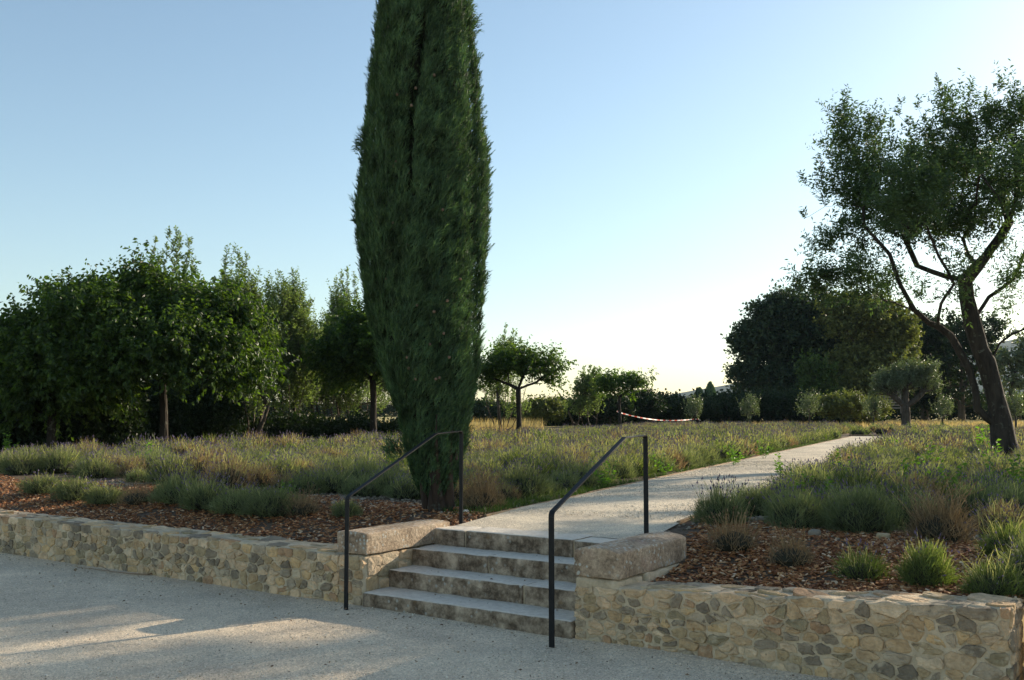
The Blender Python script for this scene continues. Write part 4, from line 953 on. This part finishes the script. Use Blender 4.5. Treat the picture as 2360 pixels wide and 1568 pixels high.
    for kx, (f, ang, ll) in enumerate([(.12, .6, .55), (.12, -.6, .55), (.35, .55, .5), (.35, -.55, .5), (.55, .5, .4), (.58, -.5, .4), (.75, .45, .3)]):
        st_ = C + d * (L * f)[:, None]; dd = unit(d * math.cos(ang) + s * math.sin(ang) + rdir(rng, n) * .18); blades(a, st_, dd, L * ll, .0105, rng)
    V, Tt, Mi = a.arrays(); link('foliage', build('foliage', V - B, Tt, [M['cypress']], Mi), root)
    # larger side sprigs sticking out along both edges
    a = Acc()
    n = 380; py = rng.uniform(-100, 1120, n); th = np.where(rng.random(n) < .62, rng.normal(-.15, .4, n), rng.normal(np.pi + .15, .4, n)); X, P_, Yw, g = surf(th, py, .97); C = world(X, P_, Yw)
    outw = np.stack([np.cos(th), np.sin(th), np.zeros(n)], -1); right = (np.cos(th) > 0).astype(float)[:, None]
    d = unit(np.array([0, 0, 1.0]) + outw * (.25 + .45 * right) * rng.uniform(.5, 1.4, (n, 1)) + rdir(rng, n) * .2); L = rng.uniform(.10, .22, n); s = perp(d, rng)
    blades(a, C, d, L, .008, rng)
    for f in np.linspace(.08, .85, 12):
        for sg in (-1, 1):
            dd = unit(d * .85 + s * sg * .5 + rdir(rng, n) * .2); blades(a, C + d * (L * f)[:, None], dd, L * (.42 * (1.1 - f)), .009, rng)
    # tuft on the left side and stray twig low on the left
    for (x, y, m_, ln) in ((842, 335, 40, .14), (838, 345, 26, .12), (843, 310, 16, .1), (829, 500, 24, .08), (905, 1040, 60, .2), (925, 1045, 40, .2), (1068, 30, 60, .18), (1085, 60, 30, .14)):
        c0 = at(x, y, Y0); cc = c0 + rng.normal(0, .035, (m_, 3)); dd = unit(np.array([-.5 if x < 1000 else .8, 0, .5]) + rdir(rng, m_) * .6)
        for q in range(7): blades(a, cc + dd * rng.uniform(0, ln * .6, (m_, 1)), unit(dd + rdir(rng, m_) * .6), rng.uniform(.03, .07, m_), .01, rng)
    V, Tt, Mi = a.arrays(); link('side_sprigs', build('side_sprigs', V - B, Tt, [M['cypress']], Mi), root)
    # trunk with several stems
    a = Acc(); g0 = base[2]
    def P(x, y, dy): return at(x, y, Y0 + dy)
    tube(a, [np.array([bx, by, g0 - .1]), P(1010, 1150, 0), P(1008, 1100, .05), P(1005, 900, .1), P(1000, 500, .1)], [.17, .12, .11, .10, .05], 12, 0, rng, .12)
    for pts, r_ in (([(1030, 1172, -.02), (1034, 1120, -.1), (1036, 1050, -.18), (1040, 985, -.22), (1044, 930, -.18), (1046, 890, -.1)], [.08, .05, .035, .018, .012, .004]), ([(985, 1172, -.02), (975, 1120, -.1), (964, 1050, -.12), (956, 1000, -.2), (950, 950, -.18), (948, 900, -.1)], [.06, .04, .028, .015, .01, .004]),
                    ([(1012, 1150, -.1), (1006, 1060, -.24), (1004, 1010, -.31), (1006, 955, -.33)], [.05, .028, .016, .006]), ([(1000, 1176, -.06), (1000, 1130, -.12), (996, 1080, -.2)], [.09, .06, .05]), ([(1050, 1060, -.2), (1058, 1000, -.12), (1060, 950, -.1)], [.02, .012, .004])):
        tube(a, [P(*q) for q in pts], r_, 9, 0, rng, .12)
    tube(a, [P(925, 1050, -.1), P(905, 1020, -.2), P(880, 995, -.3)], [.006, .004, .002], 4)
    V, Tt, Mi = a.arrays(); link('trunk', build('trunk', V - B, Tt, M['cbark'], smooth=True), root)
    # cones
    Vb, Fb = rbox(.03, .03, .033, .014, (1, 1, 1)); cm = build('cone', Vb, Fb, M['cone'], smooth=True)
    for (x, y) in [(938, 820), (942, 845), (947, 800), (1022, 765), (1012, 867), (886, 110), (872, 160), (886, 270), (903, 292), (982, 150), (958, 200), (948, 240), (906, 380), (912, 370), (985, 85), (1000, 170), (896, 60), (940, 395), (950, 545), (940, 560), (960, 700), (1030, 690), (905, 510), (1060, 640), (890, 640), (915, 215), (977, 185), (980, 190), (967, 225), (1000, 715), (990, 790), (1035, 820), (958, 870), (905, 750), (1020, 480), (1004, 870)]:
        l, r = prof(y); c = (x - (l + r) / 2) / ((r - l) / 2); t_ = -math.acos(max(-1, min(1, c))); X, P_, Yw, g = surf(np.array([t_]), np.array([float(y)]), 1.0)
        link('cone', cm, root, at(x, y, float(Yw[0]) - .01) - B, rng.uniform(0, 6))
cypress()

# ------------------------------------------------------------------ wood chips, pebbles, fallen leaves
def scatter_boxes(P, size, tilt, rng):
    n = len(P); z = unit(np.array([0, 0, 1.0]) + rdir(rng, n) * tilt[:, None]); x = perp(z, rng); y = np.cross(z, x); c = []
    for sz in (-1, 1):
        for a, b in ((-1, -1), (1, -1), (1, 1), (-1, 1)):
            k = rng.uniform(.7, 1.0, (n, 1)); c.append(P + x * a * size[:, :1] / 2 * k + y * b * size[:, 1:2] / 2 * k + z * sz * size[:, 2:] / 2)
    V = np.stack(c, 1); q = np.array([[4, 5, 6, 7], [0, 1, 5, 4], [1, 2, 6, 5], [2, 3, 7, 6], [3, 0, 4, 7]])
    return V.reshape(-1, 3), (np.arange(n)[:, None, None] * 8 + q[None]).reshape(-1, 4)
rng = np.random.default_rng(200)
us_, ds_ = [], []
for (u0, u1, d0, d1, n) in ((-14, -9, .44, 3.4, 7000), (-9, -.34, .44, 2.9, 21000), (-.34, .9, 1.18, 2.7, 2400), (2.42, 5.4, .40, 3.0, 18000), (4.94, 7.4, -.15, .5, 2600), (5.4, 7.4, .5, 2.6, 2500), (-.36, -.02, 1.17, 1.4, 100), (1.9, 2.5, 1.13, 3.0, 1800)):
    us_.append(rng.uniform(u0, u1, n)); ds_.append(rng.uniform(d0, d1, n))
u = np.concatenate(us_); d = np.concatenate(ds_); P = O2 + u[:, None] * U2 + d[:, None] * V2
s_, t_ = path_st(P[:, 0], P[:, 1]); ok = ~((t_ > -.05) & (t_ < PW + .05) & (d > 1.15)) & ~((u > 0) & (u < 2.1) & (d < 2.2) & (t_ > -.1))
edge = fbm(np.column_stack([P * 1.7, P[:, 0] * 0]), 5) * 1.2; ok &= (d < 2.1 + edge * .9 + (u > 2) * .1) | (u > 4.9)
P = P[ok]; thin = fbm(np.column_stack([P * 3.1, P[:, 0] * 0]), 19, 3); P = P[(thin > .36) | (rng.random(len(P)) < .35)]; n = len(P); z = H(P[:, 0], P[:, 1]) + rng.uniform(0, .022, n)
size = np.stack([rng.uniform(.018, .055, n), rng.uniform(.009, .022, n), rng.uniform(.003, .008, n)], 1)
V, F = scatter_boxes(np.column_stack([P, z]), size, rng.uniform(.05, .75, n), rng)
tag(link('wood_chips', build('wood_chips', V, F, M['chip'])), 'rust brown wood chip mulch covering the beds', kind='stuff')
# pebbles at the rear edge of the mulch and gravel grains on court and path
n = 5200; u = rng.uniform(-8, 6.5, n); d = rng.normal(2.75, .35, n); P = O2 + u[:, None] * U2 + d[:, None] * V2; s_, t_ = path_st(P[:, 0], P[:, 1]); ok = (t_ < -.05) | (t_ > PW + .06); P = P[ok]; n = len(P)
sz = rng.uniform(.012, .04, n); V, F = scatter_boxes(np.column_stack([P, H(P[:, 0], P[:, 1]) + .005]), np.stack([sz, sz * .75, sz * .6], 1), rng.uniform(.1, .8, n), rng)
tag(link('bed_stones', build('bed_stones', V, F, M['bedstone'])), 'small dull stones in the soil along the rear edge of the mulch', kind='stuff')
Vg, Fg = [], []; off = 0
n = 42000; r_ = 4.6 + (rng.random(n) ** 1.4) * 8; az = rng.uniform(-.56, .56, n); P = np.stack([np.tan(az) * r_, r_], 1); uu, dd = to_ud(P[:, 0], P[:, 1]); P = P[dd < -.02]; n = len(P)
sz = rng.uniform(.003, .009, n) * np.where(rng.random(n) < .02, 1.8, 1)
zc = (fbm(np.column_stack([P * 1.1, P[:, 0] * 0]), 3) - .5) * .03 + .02 * sm(-.35, 0, dd[dd < -.02])
V, F = scatter_boxes(np.column_stack([P, zc + sz * .2]), np.stack([sz, sz * .8, sz * .7], 1), rng.uniform(.1, .9, n), rng); Vg.append(V); Fg.append(F + off); off += len(V)
n = 14000; s = rng.uniform(.4, 12, n) ; t = rng.uniform(.05, PW - .05, n); P = PA + PD * s[:, None] + PN * t[:, None]; sz = rng.uniform(.004, .012, n)
V, F = scatter_boxes(np.column_stack([P, np.full(n, T + .026) + .008 * np.exp(-((t - .95) / .7) ** 2)]), np.stack([sz, sz * .8, sz * .7], 1), rng.uniform(.1, .9, n), rng); Vg.append(V); Fg.append(F + off)
tag(link('loose_gravel', build('loose_gravel', np.concatenate(Vg), np.concatenate(Fg), M['pebble'])), 'loose pale gravel grains and pebbles', kind='stuff')
n = 620; r_ = 4.7 + rng.random(n) ** 1.2 * 6; az = rng.uniform(-.5, .5, n); P = np.stack([np.tan(az) * r_, r_], 1); n2_ = 420; P = np.concatenate([P, O2 + rng.uniform(-6, 4.9, (n2_, 1)) * U2 - (rng.gamma(1.3, .28, (n2_, 1)) + .06) * V2]); uu, dd = to_ud(P[:, 0], P[:, 1]); P = P[dd < -.05]; n = len(P)
k = rng.random((20, 2)); extra = O2 + rng.uniform(0, 2, (22, 1)) * U2; 
zc = (fbm(np.column_stack([P * 1.1, P[:, 0] * 0]), 3) - .5) * .03 + .02
a = Acc(); dl = unit(rdir(rng, n) * np.array([1, 1, .15])); sc_ = rng.uniform(.01, .032, n); leaves(a, np.column_stack([P, zc + .004]), dl, sc_, sc_ * .45, rng, 0, .3)
for d0, h in ((.16, .14), (.44, .285), (.74, .43)):
    m_ = 7; uu = rng.uniform(.1, 1.9, m_); q = O2 + uu[:, None] * U2 + (d0 + rng.uniform(-.08, .08, (m_, 1))) * V2; sc_ = rng.uniform(.012, .03, m_); leaves(a, np.column_stack([q, np.full(m_, h + .006)]), unit(rdir(rng, m_) * np.array([1, 1, .1])), sc_, sc_ * .45, rng, 0, .3)
tag(link('fallen_leaves', a.mesh('fallen_leaves', M['dead'])), 'small dry brown leaves and bits strewn over the gravel', kind='stuff')
# dry twig lying in front of the left wall
a = Acc(); tw = [gd(x, y, .035) for x, y in ((178, 1308), (215, 1311), (255, 1317), (300, 1322), (340, 1324), (365, 1318), (383, 1308))]; tube(a, tw, [.003, .004, .005, .007, .009, .009, .008], 5, 0, rng, .1)
tube(a, [tw[2], gd(235, 1306, .06), gd(222, 1303, .05)], [.004, .003, .002], 4); lv = np.array([tw[0] + rng.normal(0, .04, 3) for _ in range(14)]); leaves(a, lv, unit(rdir(rng, 14) * np.array([1, 1, .4])), .05, .02, rng, 0)
V, Tt, Mi = a.arrays(); o = link('fallen_twig', build('fallen_twig', V - tw[3], Tt, M['dead']), None, tw[3]); tag(o, 'thin dry twig with shrivelled leaves lying on the court before the left wall', 'twig')
# loose stones
def stone(px, py, s, lab, mat='block', seed=0, sq=.6):
    p = spot(px, py); Vb, Fb = rbox(s, s * .75, s * sq, s * .24, (3, 3, 2), s * .1, seed, 0, 1 / s); link_ = link('loose_stone', build('loose_stone', Vb, Fb, M[mat], smooth=True), None, p + np.array([0, 0, s * sq * .75]), seed)
    tag(link_, lab, 'stone')
stone(1877, 1236, .13, 'pale angular stone on the soil below the brown based lavender mound', 'bedstone', 1); stone(1733, 1204, .10, 'small pale stone, left of the two at the mulch edge', 'bedstone', 2); stone(1757, 1200, .13, 'flat tan stone, right of the two at the mulch edge', 'bedstone', 3, .4)
stone(1071, 1184, .09, 'whitish stone beside the foot of the left upper handrail post', 'pebble', 4); stone(1052, 1178, .11, 'reddish brown stone behind the left upper handrail post', 'chip', 5)
stone(2035, 1243, .12, 'dull grey stone right of the pale angular one', 'rubble', 6)

# ------------------------------------------------------------------ lavender and other low plants
def lav_mesh(seed, Rr, Hh, nb, ns, sl, leafm, kind='full', bw=.006, bl=(.06, .13), sw=.0045, dome=1.0, fs=1.0, bendy=.3):
    rng = np.random.default_rng(seed); a = Acc(); b = Acc()
    # solid dark filler against see-through, inner shade put into its colour
    th = np.linspace(0, 2 * np.pi, 9)[:-1]; Vc = []
    for f, z in ((.55, 0), (.72, .3), (.62, .62), (.3, .85)):
        for t in th: k = f * rng.uniform(.8, 1.05) * Rr; Vc.append([math.cos(t) * k, math.sin(t) * k, z * Hh * .75])
    Vc.append([0, 0, Hh * .7]); Tc = [[r * 8 + i, r * 8 + (i + 1) % 8, (r + 1) * 8 + (i + 1) % 8] for r in range(3) for i in range(8)] + [[r * 8 + i, (r + 1) * 8 + (i + 1) % 8, (r + 1) * 8 + i] for r in range(3) for i in range(8)] + [[24 + i, 24 + (i + 1) % 8, 32] for i in range(8)]
    a.add(Vc, Tc, 1)
    o = rdir(rng, nb); o[:, 2] = np.abs(o[:, 2]) * .95 + .02; o = unit(o); rad = rng.uniform(.5, .92, (nb, 1))
    lump = 1 + (fbm(o * 2.6 + seed, seed, 2)[:, None] - .5) * .95
    base = o * rad * np.array([Rr, Rr, Hh]) * lump; d = unit(o * .6 + np.array([0, 0, .75]) + rdir(rng, nb) * .75)
    blades(a, base, d, rng.uniform(*bl, nb), bw, rng, 0)
    if ns:
        o = rdir(rng, ns); o[:, 2] = np.abs(o[:, 2]) + .35; o = unit(o); base = o * np.array([Rr, Rr, Hh]) * .55; d = unit(o * .55 * np.array([1, 1, 0]) + np.array([0, 0, 1.0]) + rdir(rng, ns) * .22)
        L = rng.uniform(*sl, ns)[:, None]; bend = rdir(rng, ns) * bendy; s = perp(d, rng) * sw / 2; mid = base + d * L * .55; d2 = unit(d + bend); tip = mid + d2 * L * .45
        V = np.stack([base - s, base + s, mid + s * .85, mid - s * .85, tip - s * .5, tip + s * .5], 1); t = np.array([[0, 1, 2], [0, 2, 3], [3, 2, 5], [3, 5, 4]])
        b.add(V, (np.arange(ns)[:, None, None] * 6 + t[None]).reshape(-1, 3), 0)
        fl = rng.random(ns) < .6; tp = tip[fl]; dd = d2[fl]; m_ = len(tp); fh = rng.uniform(.022, .045, m_)[:, None] * fs; fw = .0062 * fs * rng.uniform(.8, 1.3, (m_, 1)); x = perp(dd, rng); y = np.cross(dd, x)
        mid = tp + dd * fh * .4
        V = np.stack([tp, mid + x * fw, mid - x * fw * .5 + y * fw * .87, mid - x * fw * .5 - y * fw * .87, tp + dd * fh], 1)
        t = np.array([[0, 2, 1], [0, 3, 2], [0, 1, 3], [1, 2, 4], [2, 3, 4], [3, 1, 4]]); b.add(V, (np.arange(m_)[:, None, None] * 5 + t[None]).reshape(-1, 3), 1)
    return a, b
NEAR = {}
def near(kind):
    if kind in NEAR: return NEAR[kind]
    K = {'green': dict(Rr=.27, Hh=.30, nb=2600, ns=70, sl=(.14, .26), leafm='lav'), 'green2': dict(Rr=.30, Hh=.32, nb=3000, ns=45, sl=(.14, .24), leafm='lav'),
         'bloom': dict(Rr=.28, Hh=.28, nb=2500, ns=130, sl=(.15, .30), leafm='lav'), 'fresh': dict(Rr=.22, Hh=.30, nb=2300, ns=60, sl=(.14, .26), leafm='fresh'),
         'dry': dict(Rr=.24, Hh=.22, nb=600, ns=70, sl=(.12, .28), leafm='dry'), 'grassy': dict(Rr=.30, Hh=.30, nb=1600, ns=170, sl=(.22, .46), leafm='dry', bendy=.9), 'sparse': dict(Rr=.2, Hh=.16, nb=700, ns=30, sl=(.1, .2), leafm='fresh'),
         'tall': dict(Rr=.28, Hh=.28, nb=1900, ns=80, sl=(.18, .36), leafm='fresh', bendy=1.0)}[kind]
    a, b = lav_mesh(hash_(kind), **K); lm = M[K['leafm']]
    st_m = M['dry'] if kind in ('dry', 'grassy') else M['stalk']; fl_m = M['dry'] if kind in ('dry', 'grassy') else M['flower']
    NEAR[kind] = (a.mesh('foliage_' + kind, [lm, M['lavdark']]), b.mesh('flower_stalks_' + kind, [st_m, fl_m])); return NEAR[kind]
def hash_(s): return sum(ord(c) * (i + 3) for i, c in enumerate(s)) % 1000
def plant(px, py, kind, label, sc=1.0, sz=1.0, name='lavender_plant', group='lavender plants in the front beds', rz=None):
    p = spot(px, py); f, s = near(kind); r = link(name, None, None, p, rz if rz is not None else (px * 1.7) % 6.28, (sc, sc, sc * sz)); tag(r, label, 'lavender', group)
    link('foliage', f, r); link('flower_stalks', s, r); placed.append((p[0], p[1], .27 * sc))
placed = []
FR = [(100, 1152, 'green', 'leftmost low lavender of the row behind the left wall', .95, .7), (178, 1163, 'green2', 'grey green lavender, second in the left row behind the wall', .9, .8), (245, 1172, 'bloom', 'flowering lavender with a few tall purple spikes in the left row', .8, .75),
    (315, 1178, 'dry', 'tan dried lavender ending the left row before the gap', .85, .9), (410, 1182, 'bloom', 'most purple lavender, first one right of the gap', .95, .95), (475, 1190, 'bloom', 'purple flowering lavender in the middle of the wall bed', .95, .9),
    (548, 1197, 'green', 'dark green lavender right of the purple ones behind the wall', .95, .85), (628, 1203, 'green2', 'dense rounded lavender behind the wall nearest the brown dried one', .95, .85), (697, 1203, 'dry', 'brown dried lavender left of the left handrail', .8, .9),
    (798, 1212, 'green', 'small lavender beside the top of the left lower handrail post', .62, .9),
    (1112, 1172, 'grassy', 'wispy straw coloured tuft just right of the cypress foot', .85, 1.0), (1662, 1208, 'bloom', 'lavender mound with dark spikes against the pale path', 1.0, 1.05),
    (1740, 1188, 'green2', 'lavender mound behind the two pale stones', .9, 1.0), (1835, 1216, 'green', 'dark green lavender mound between the stones and the brown based one', 1.15, .95), (1985, 1226, 'green2', 'big lavender mound with a brown woody base', 1.15, 1.05),
    (1690, 1292, 'dry', 'dried brown lavender nearest the right coping block', 1.0, .95), (1822, 1308, 'dry', 'second dried brown lavender on the mulch, right of the first', .85, 1.0), (1985, 1335, 'sparse', 'little sparse green plant on the mulch near the wall', .95, 1.0),
    (2135, 1348, 'fresh', 'bright green lavender clump close behind the right wall', 1.0, 1.05), (2165, 1245, 'grassy', 'large tangled straw coloured tuft right of the brown based mound', 1.0, 1.0), (2290, 1372, 'tall', 'clump with drooping stalks at the right end of the wall', .95, .9),
    (2330, 1285, 'tall', 'tall drooping clump at the right edge behind the wall end', 1.1, 1.0), (2395, 1350, 'green', 'lavender just beyond the right edge of the picture', 1.0, 1.0), (2080, 1190, 'green2', 'shaded lavender mound behind the tangled straw tuft', 1.1, 1.0), (2240, 1195, 'green', 'shaded lavender mound right of the straw tuft', 1.1, 1.0)]
for (px, py, kd, lab, sc, sz) in FR: plant(px, py, kd, lab, sc * (1.28 if px < 700 else .8 if kd in ('fresh', 'tall') else 1), sz * (.92 if px < 700 else 1))
# field positions
rng = np.random.default_rng(300); pos = []
bx_ = np.array([b[0] for b in BND]); by_ = np.array([b[1] for b in BND])
def left_ok(x, y):
    u, d = to_ud(x, y); s, t = path_st(x, y); lim = np.interp(y, by_, bx_)
    return d > 2.75 and t < -.5 and x > lim + .7 and y < 62 and y > 3 and s < 46
def right_ok(x, y):
    u, d = to_ud(x, y); s, t = path_st(x, y); return d > 3.35 and t > PW + .33 and s < 29.5 and x < .62 * y + 1.5 and y < 41
for s in np.arange(-30, 60, .62):
    for t in np.arange(-40, 26, .72):
        q = PA + PD * (s + rng.normal(0, .09)) + PN * (t + rng.normal(0, .08)); x, y = q
        if abs(x) / y > .56 and y > 8: continue
        if left_ok(x, y) or right_ok(x, y): pos.append((x, y))
for s in np.arange(1.8, 33, .62): # neat row along the left edge of the path
    q = PA + PD * s + PN * (-.62 + rng.normal(0, .03)); pos.append((q[0], q[1]))
for s in np.arange(34.6, 46, .8):
    for t in np.arange(0, 7, .8):
        if rng.random() < .5: q = PA + PD * s + PN * (t + rng.normal(0, .1)); pos.append((q[0], q[1]))
pos = np.array(pos)
if len(placed):
    pl = np.array(placed); dd = np.linalg.norm(pos[:, None] - pl[None, :, :2], axis=2).min(1); pos = pos[dd > .36]
cyp = spot(1010, 1176); pos = pos[np.hypot(pos[:, 0] - cyp[0], pos[:, 1] - cyp[1]) > .6]
ax = spot(2318, 1003) if False else at(2318, 1003, 20); pos = pos[np.hypot(pos[:, 0] - ax[0], pos[:, 1] - ax[1]) > .45]
pos = pos[rng.random(len(pos)) > .07]
pos = pos[np.argsort(np.hypot(pos[:, 0], pos[:, 1]))]
print('field plants', len(pos))
mids = []
for i in range(10):
    k = i % 5; big = i < 5
    a, b = lav_mesh(400 + i, .33 + .03 * (k % 3), .30 + .03 * (k % 2), 1500 if k != 3 else 1000, [110, 170, 60, 130, 140][k], (.12, .27), 'lav', bw=.008, bl=(.07, .16), sw=.006, fs=1.0, bendy=.5)
    V1, T1, M1 = a.arrays(); V2q, T2, M2 = b.arrays()
    mids.append(build('lavender_plant', np.concatenate([V1, V2q]), np.concatenate([T1, T2 + len(V1)]), [M['dry'] if k == 3 else (M['fresh'] if i == 6 else M['lav']), M['lavdark'], M['stalk'], M['flower']], np.concatenate([M1, M2 + 2])))
NI = 265
for i, (x, y) in enumerate(pos[:NI]):
    me = mids[int(rng.integers(0, 10))]; z = float(H(x, y)); u, d = to_ud(x, y); s, t = path_st(x, y); sc = rng.uniform(.68, 1.2)
    o = link('lavender_plant', me, None, (x, y, z), rng.uniform(0, 6.28), (sc, sc, sc * rng.uniform(.8, 1.15)))
    if t > PW: o.scale = (sc * 1.05, sc * 1.05, sc)
    if t > PW: lab, gr = 'lavender plant among the dense green lavender between the path and the almond tree', 'field lavender right of the path'
    elif t > -1.0: lab, gr = 'rounded lavender plant in the neat row edging the left side of the path', 'lavender row along the left path edge'
    else: lab, gr = 'lavender plant in the front of the wide flowering field left of the path', 'field lavender left of the path'
    tag(o, lab, 'lavender', gr)
# the rest of the field as one mass of coarser plants
lows = []
for i in range(8):
    k = i % 4; a, b = lav_mesh(500 + i, .38, .33, 200, [60, 80, 36, 70][k], (.13, .27), 'lav', bw=.022, bl=(.09, .2), sw=.010, fs=1.45, bendy=.5)
    V1, T1, M1 = a.arrays(); V2q, T2, M2 = b.arrays(); lows.append((np.concatenate([V1, V2q]), np.concatenate([T1, T2 + len(V1)]), np.concatenate([np.where(M1 == 0, [0, 0, 4, 5][k], M1), M2 + 2])))
Vl, Tl, Ml, off = [], [], [], 0
for (x, y) in pos[NI:]:
    V, Tt, Mi = lows[int(rng.integers(0, 8))]; th = rng.uniform(0, 6.28); sc = rng.uniform(.85, 1.2); c, s = math.cos(th) * sc, math.sin(th) * sc
    Vl.append(np.stack([V[:, 0] * c - V[:, 1] * s + x, V[:, 0] * s + V[:, 1] * c + y, V[:, 2] * sc * rng.uniform(.8, 1.15) + float(H(x, y))], 1)); Tl.append(Tt + off); Ml.append(Mi); off += len(V)
tag(link('lavender_field', build('lavender_field', np.concatenate(Vl), np.concatenate(Tl), [M['lav'], M['lavdark'], M['stalk'], M['flower'], M['fresh'], M['dry']], np.concatenate(Ml))), 'far rows of flowering lavender merging into one field', kind='stuff')
# grass strip beside the path and grassy patches
n = 9000; s = rng.uniform(.2, 30, n) ** 1.0; t = -rng.gamma(1.6, .11, n) - .04; P = PA + PD * s[:, None] + PN * t[:, None]
P2 = PA + PD * rng.uniform(.4, 4.5, (3500, 1)) + PN * (-rng.uniform(.05, .9, (3500, 1))); P3 = PA + PD * rng.uniform(2.2, 9, (1800, 1)) + PN * (PW + .05 + rng.gamma(1.5, .12, (1800, 1))); P = np.concatenate([P, P2, P3]); n = len(P)
cl = fbm(np.column_stack([P * 2.2, P[:, 0] * 0]), 12); P = P[cl > .42]; n = len(P); a = Acc()
blades(a, np.column_stack([P, H(P[:, 0], P[:, 1])]), unit(np.array([0, 0, 1.0]) + rdir(rng, n) * .6), rng.uniform(.03, .11, n), .008, rng, 0, rdir(rng, n) * .5)
tag(link('grass', a.mesh('grass', M['grass'])), 'short green grass growing along the path edging', kind='stuff')
# straw blades at the front of the far dry field
n = 26000; x = rng.uniform(-14, 46, n); y = np.where(x > 15, rng.uniform(58, 84, n), 0)
bl = np.interp(x, [-16, -9, -3, 3, 9, 16], [29, 33, 39.5, 47, 61, 74]); y = np.where(x > 15, y, bl + rng.gamma(1.2, 4, n)); ok = (x > 15) | (x < 1.5); x, y = x[ok], y[ok]; n = len(x); a = Acc()
blades(a, np.stack([x, y, np.full(n, T)], 1), unit(np.array([0, 0, 1.0]) + rdir(rng, n) * .35), np.where(x > 15, rng.uniform(.15, .4, n), rng.uniform(.4, .8, n)), .035, rng)
tag(link('dry_grass', a.mesh('dry_grass', M['straw'])), 'pale dry grass and wheat stalks of the far field', kind='stuff')
# weeds
wd = []
for i in range(3):
    a = Acc(); r2 = np.random.default_rng(600 + i); ns = 7
    for k in range(ns):
        d = unit(np.array([r2.normal() * .35, r2.normal() * .35, 1.0])); L = r2.uniform(.35, .62); tube(a, [np.zeros(3), d * L * .6, d * L + np.array([0, 0, .02])], [.004, .003, .002], 3)
        m_ = 13; f = np.linspace(.3, 1, m_)[:, None]; b = d * L * f; dl = unit(rdir(r2, m_) * np.array([1, 1, .2]) + d * .35 - np.array([0, 0, .1])); leaves(a, b, dl, r2.uniform(.07, .12, m_) * (1.2 - .5 * f[:, 0]), r2.uniform(.03, .045, m_), r2, 0)
    wd.append(a.mesh('weed_plant', M['weed']))
WD = [(2270, 1060, 1.3, 'tall bright green weed standing highest at the foot of the almond trunk'), (2085, 1160, .95, 'broad leaved weed in the middle of the right lavender field'), (1945, 1115, .9, 'bright weed beside the path halfway along the right lavender'),
      (2215, 1175, .9, 'bright green weed above the tall drooping clump'), (2330, 1150, 1.0, 'bright weed at the right edge of the picture'), (1895, 1190, .7, 'low leafy weed behind the brown based mound'), (1820, 1165, .7, 'leafy weed near the path edge left of the right field'),
      (2215, 1000 + 30, .8, 'weed left of the almond trunk base'), (1690, 1075, .8, 'bright leafy weed between two edge mounds left of the path'), (1760, 1060, .8, 'second leafy weed further along the left path edge'), (1560, 1040, .8, 'weed rising over the middle of the left field'),
      (210, 1075, .9, 'green weed patch in the left part of the flowering field'), (330, 1085, .9, 'larger green weed patch right of the first in the left field'), (620, 1090, .6, 'yellow green weed before the dark mound left of the cypress'), (1390, 1130, .8, 'leafy weed by the path edging right of the cypress'),
      (20, 1055, 1.0, 'bright weed clump at the left edge of the picture'), (650, 1160, .5, 'small upright green weed at the front of the left field'), (1440, 1070, .8, 'weed behind the rail of the right handrail'), (1530, 1100, .7, 'weed clump right of the upper post of the right handrail'), (885, 1105, .7, 'green weed at the left foot of the cypress'),
      (2140, 1100, 1.0, 'bright weed above and left of the shaded mounds in the right field'), (2050, 1070, .9, 'small bright weed far back in the right lavender field'), (2300, 1110, 1.1, 'bright leafy weed below the foot of the almond trunk'), (1990, 1160, .8, 'leafy weed just behind the brown based mound'), (1800, 1105, .7, 'weed leaning over the path from the right field')]
for i, (px, py, sc, lab) in enumerate(WD):
    p = spot(px, py); tag(link('weed_plant', wd[i % 3], None, p, i * 1.3, sc), lab, 'weed', 'bright green weeds')

# ------------------------------------------------------------------ air
if HAZE:
    m = bpy.data.materials.new('haze_air'); m.use_nodes = True; nt = m.node_tree; nt.nodes.clear(); out = nt.nodes.new('ShaderNodeOutputMaterial'); pv = nt.nodes.new('ShaderNodeVolumePrincipled')
    pv.inputs['Color'].default_value = (.6, .8, 1, 1); pv.inputs['Density'].default_value = .0001; pv.inputs['Anisotropy'].default_value = 0.0; nt.links.new(pv.outputs[0], out.inputs['Volume'])
    x, y0, y1, z0, z1 = 3300, -600, 2950, -1.6, 430
    Vh = [(a, b, c) for c in (z0, z1) for (a, b) in ((-x, y0), (x, y0), (x, y1), (-x, y1))]
    Fh = [[3, 2, 1, 0], [4, 5, 6, 7], [0, 1, 5, 4], [1, 2, 6, 5], [2, 3, 7, 6], [3, 0, 4, 7]]
    tag(link('haze', build('haze', Vh, np.array(Fh), m)), 'thin pale blue air between the trees and the hills', kind='stuff')
tt = sum(len(o.data.polygons) for o in S.objects if o.type == 'MESH' and o.data.users == 1); print('faces unique', tt, 'objects', len(S.objects))
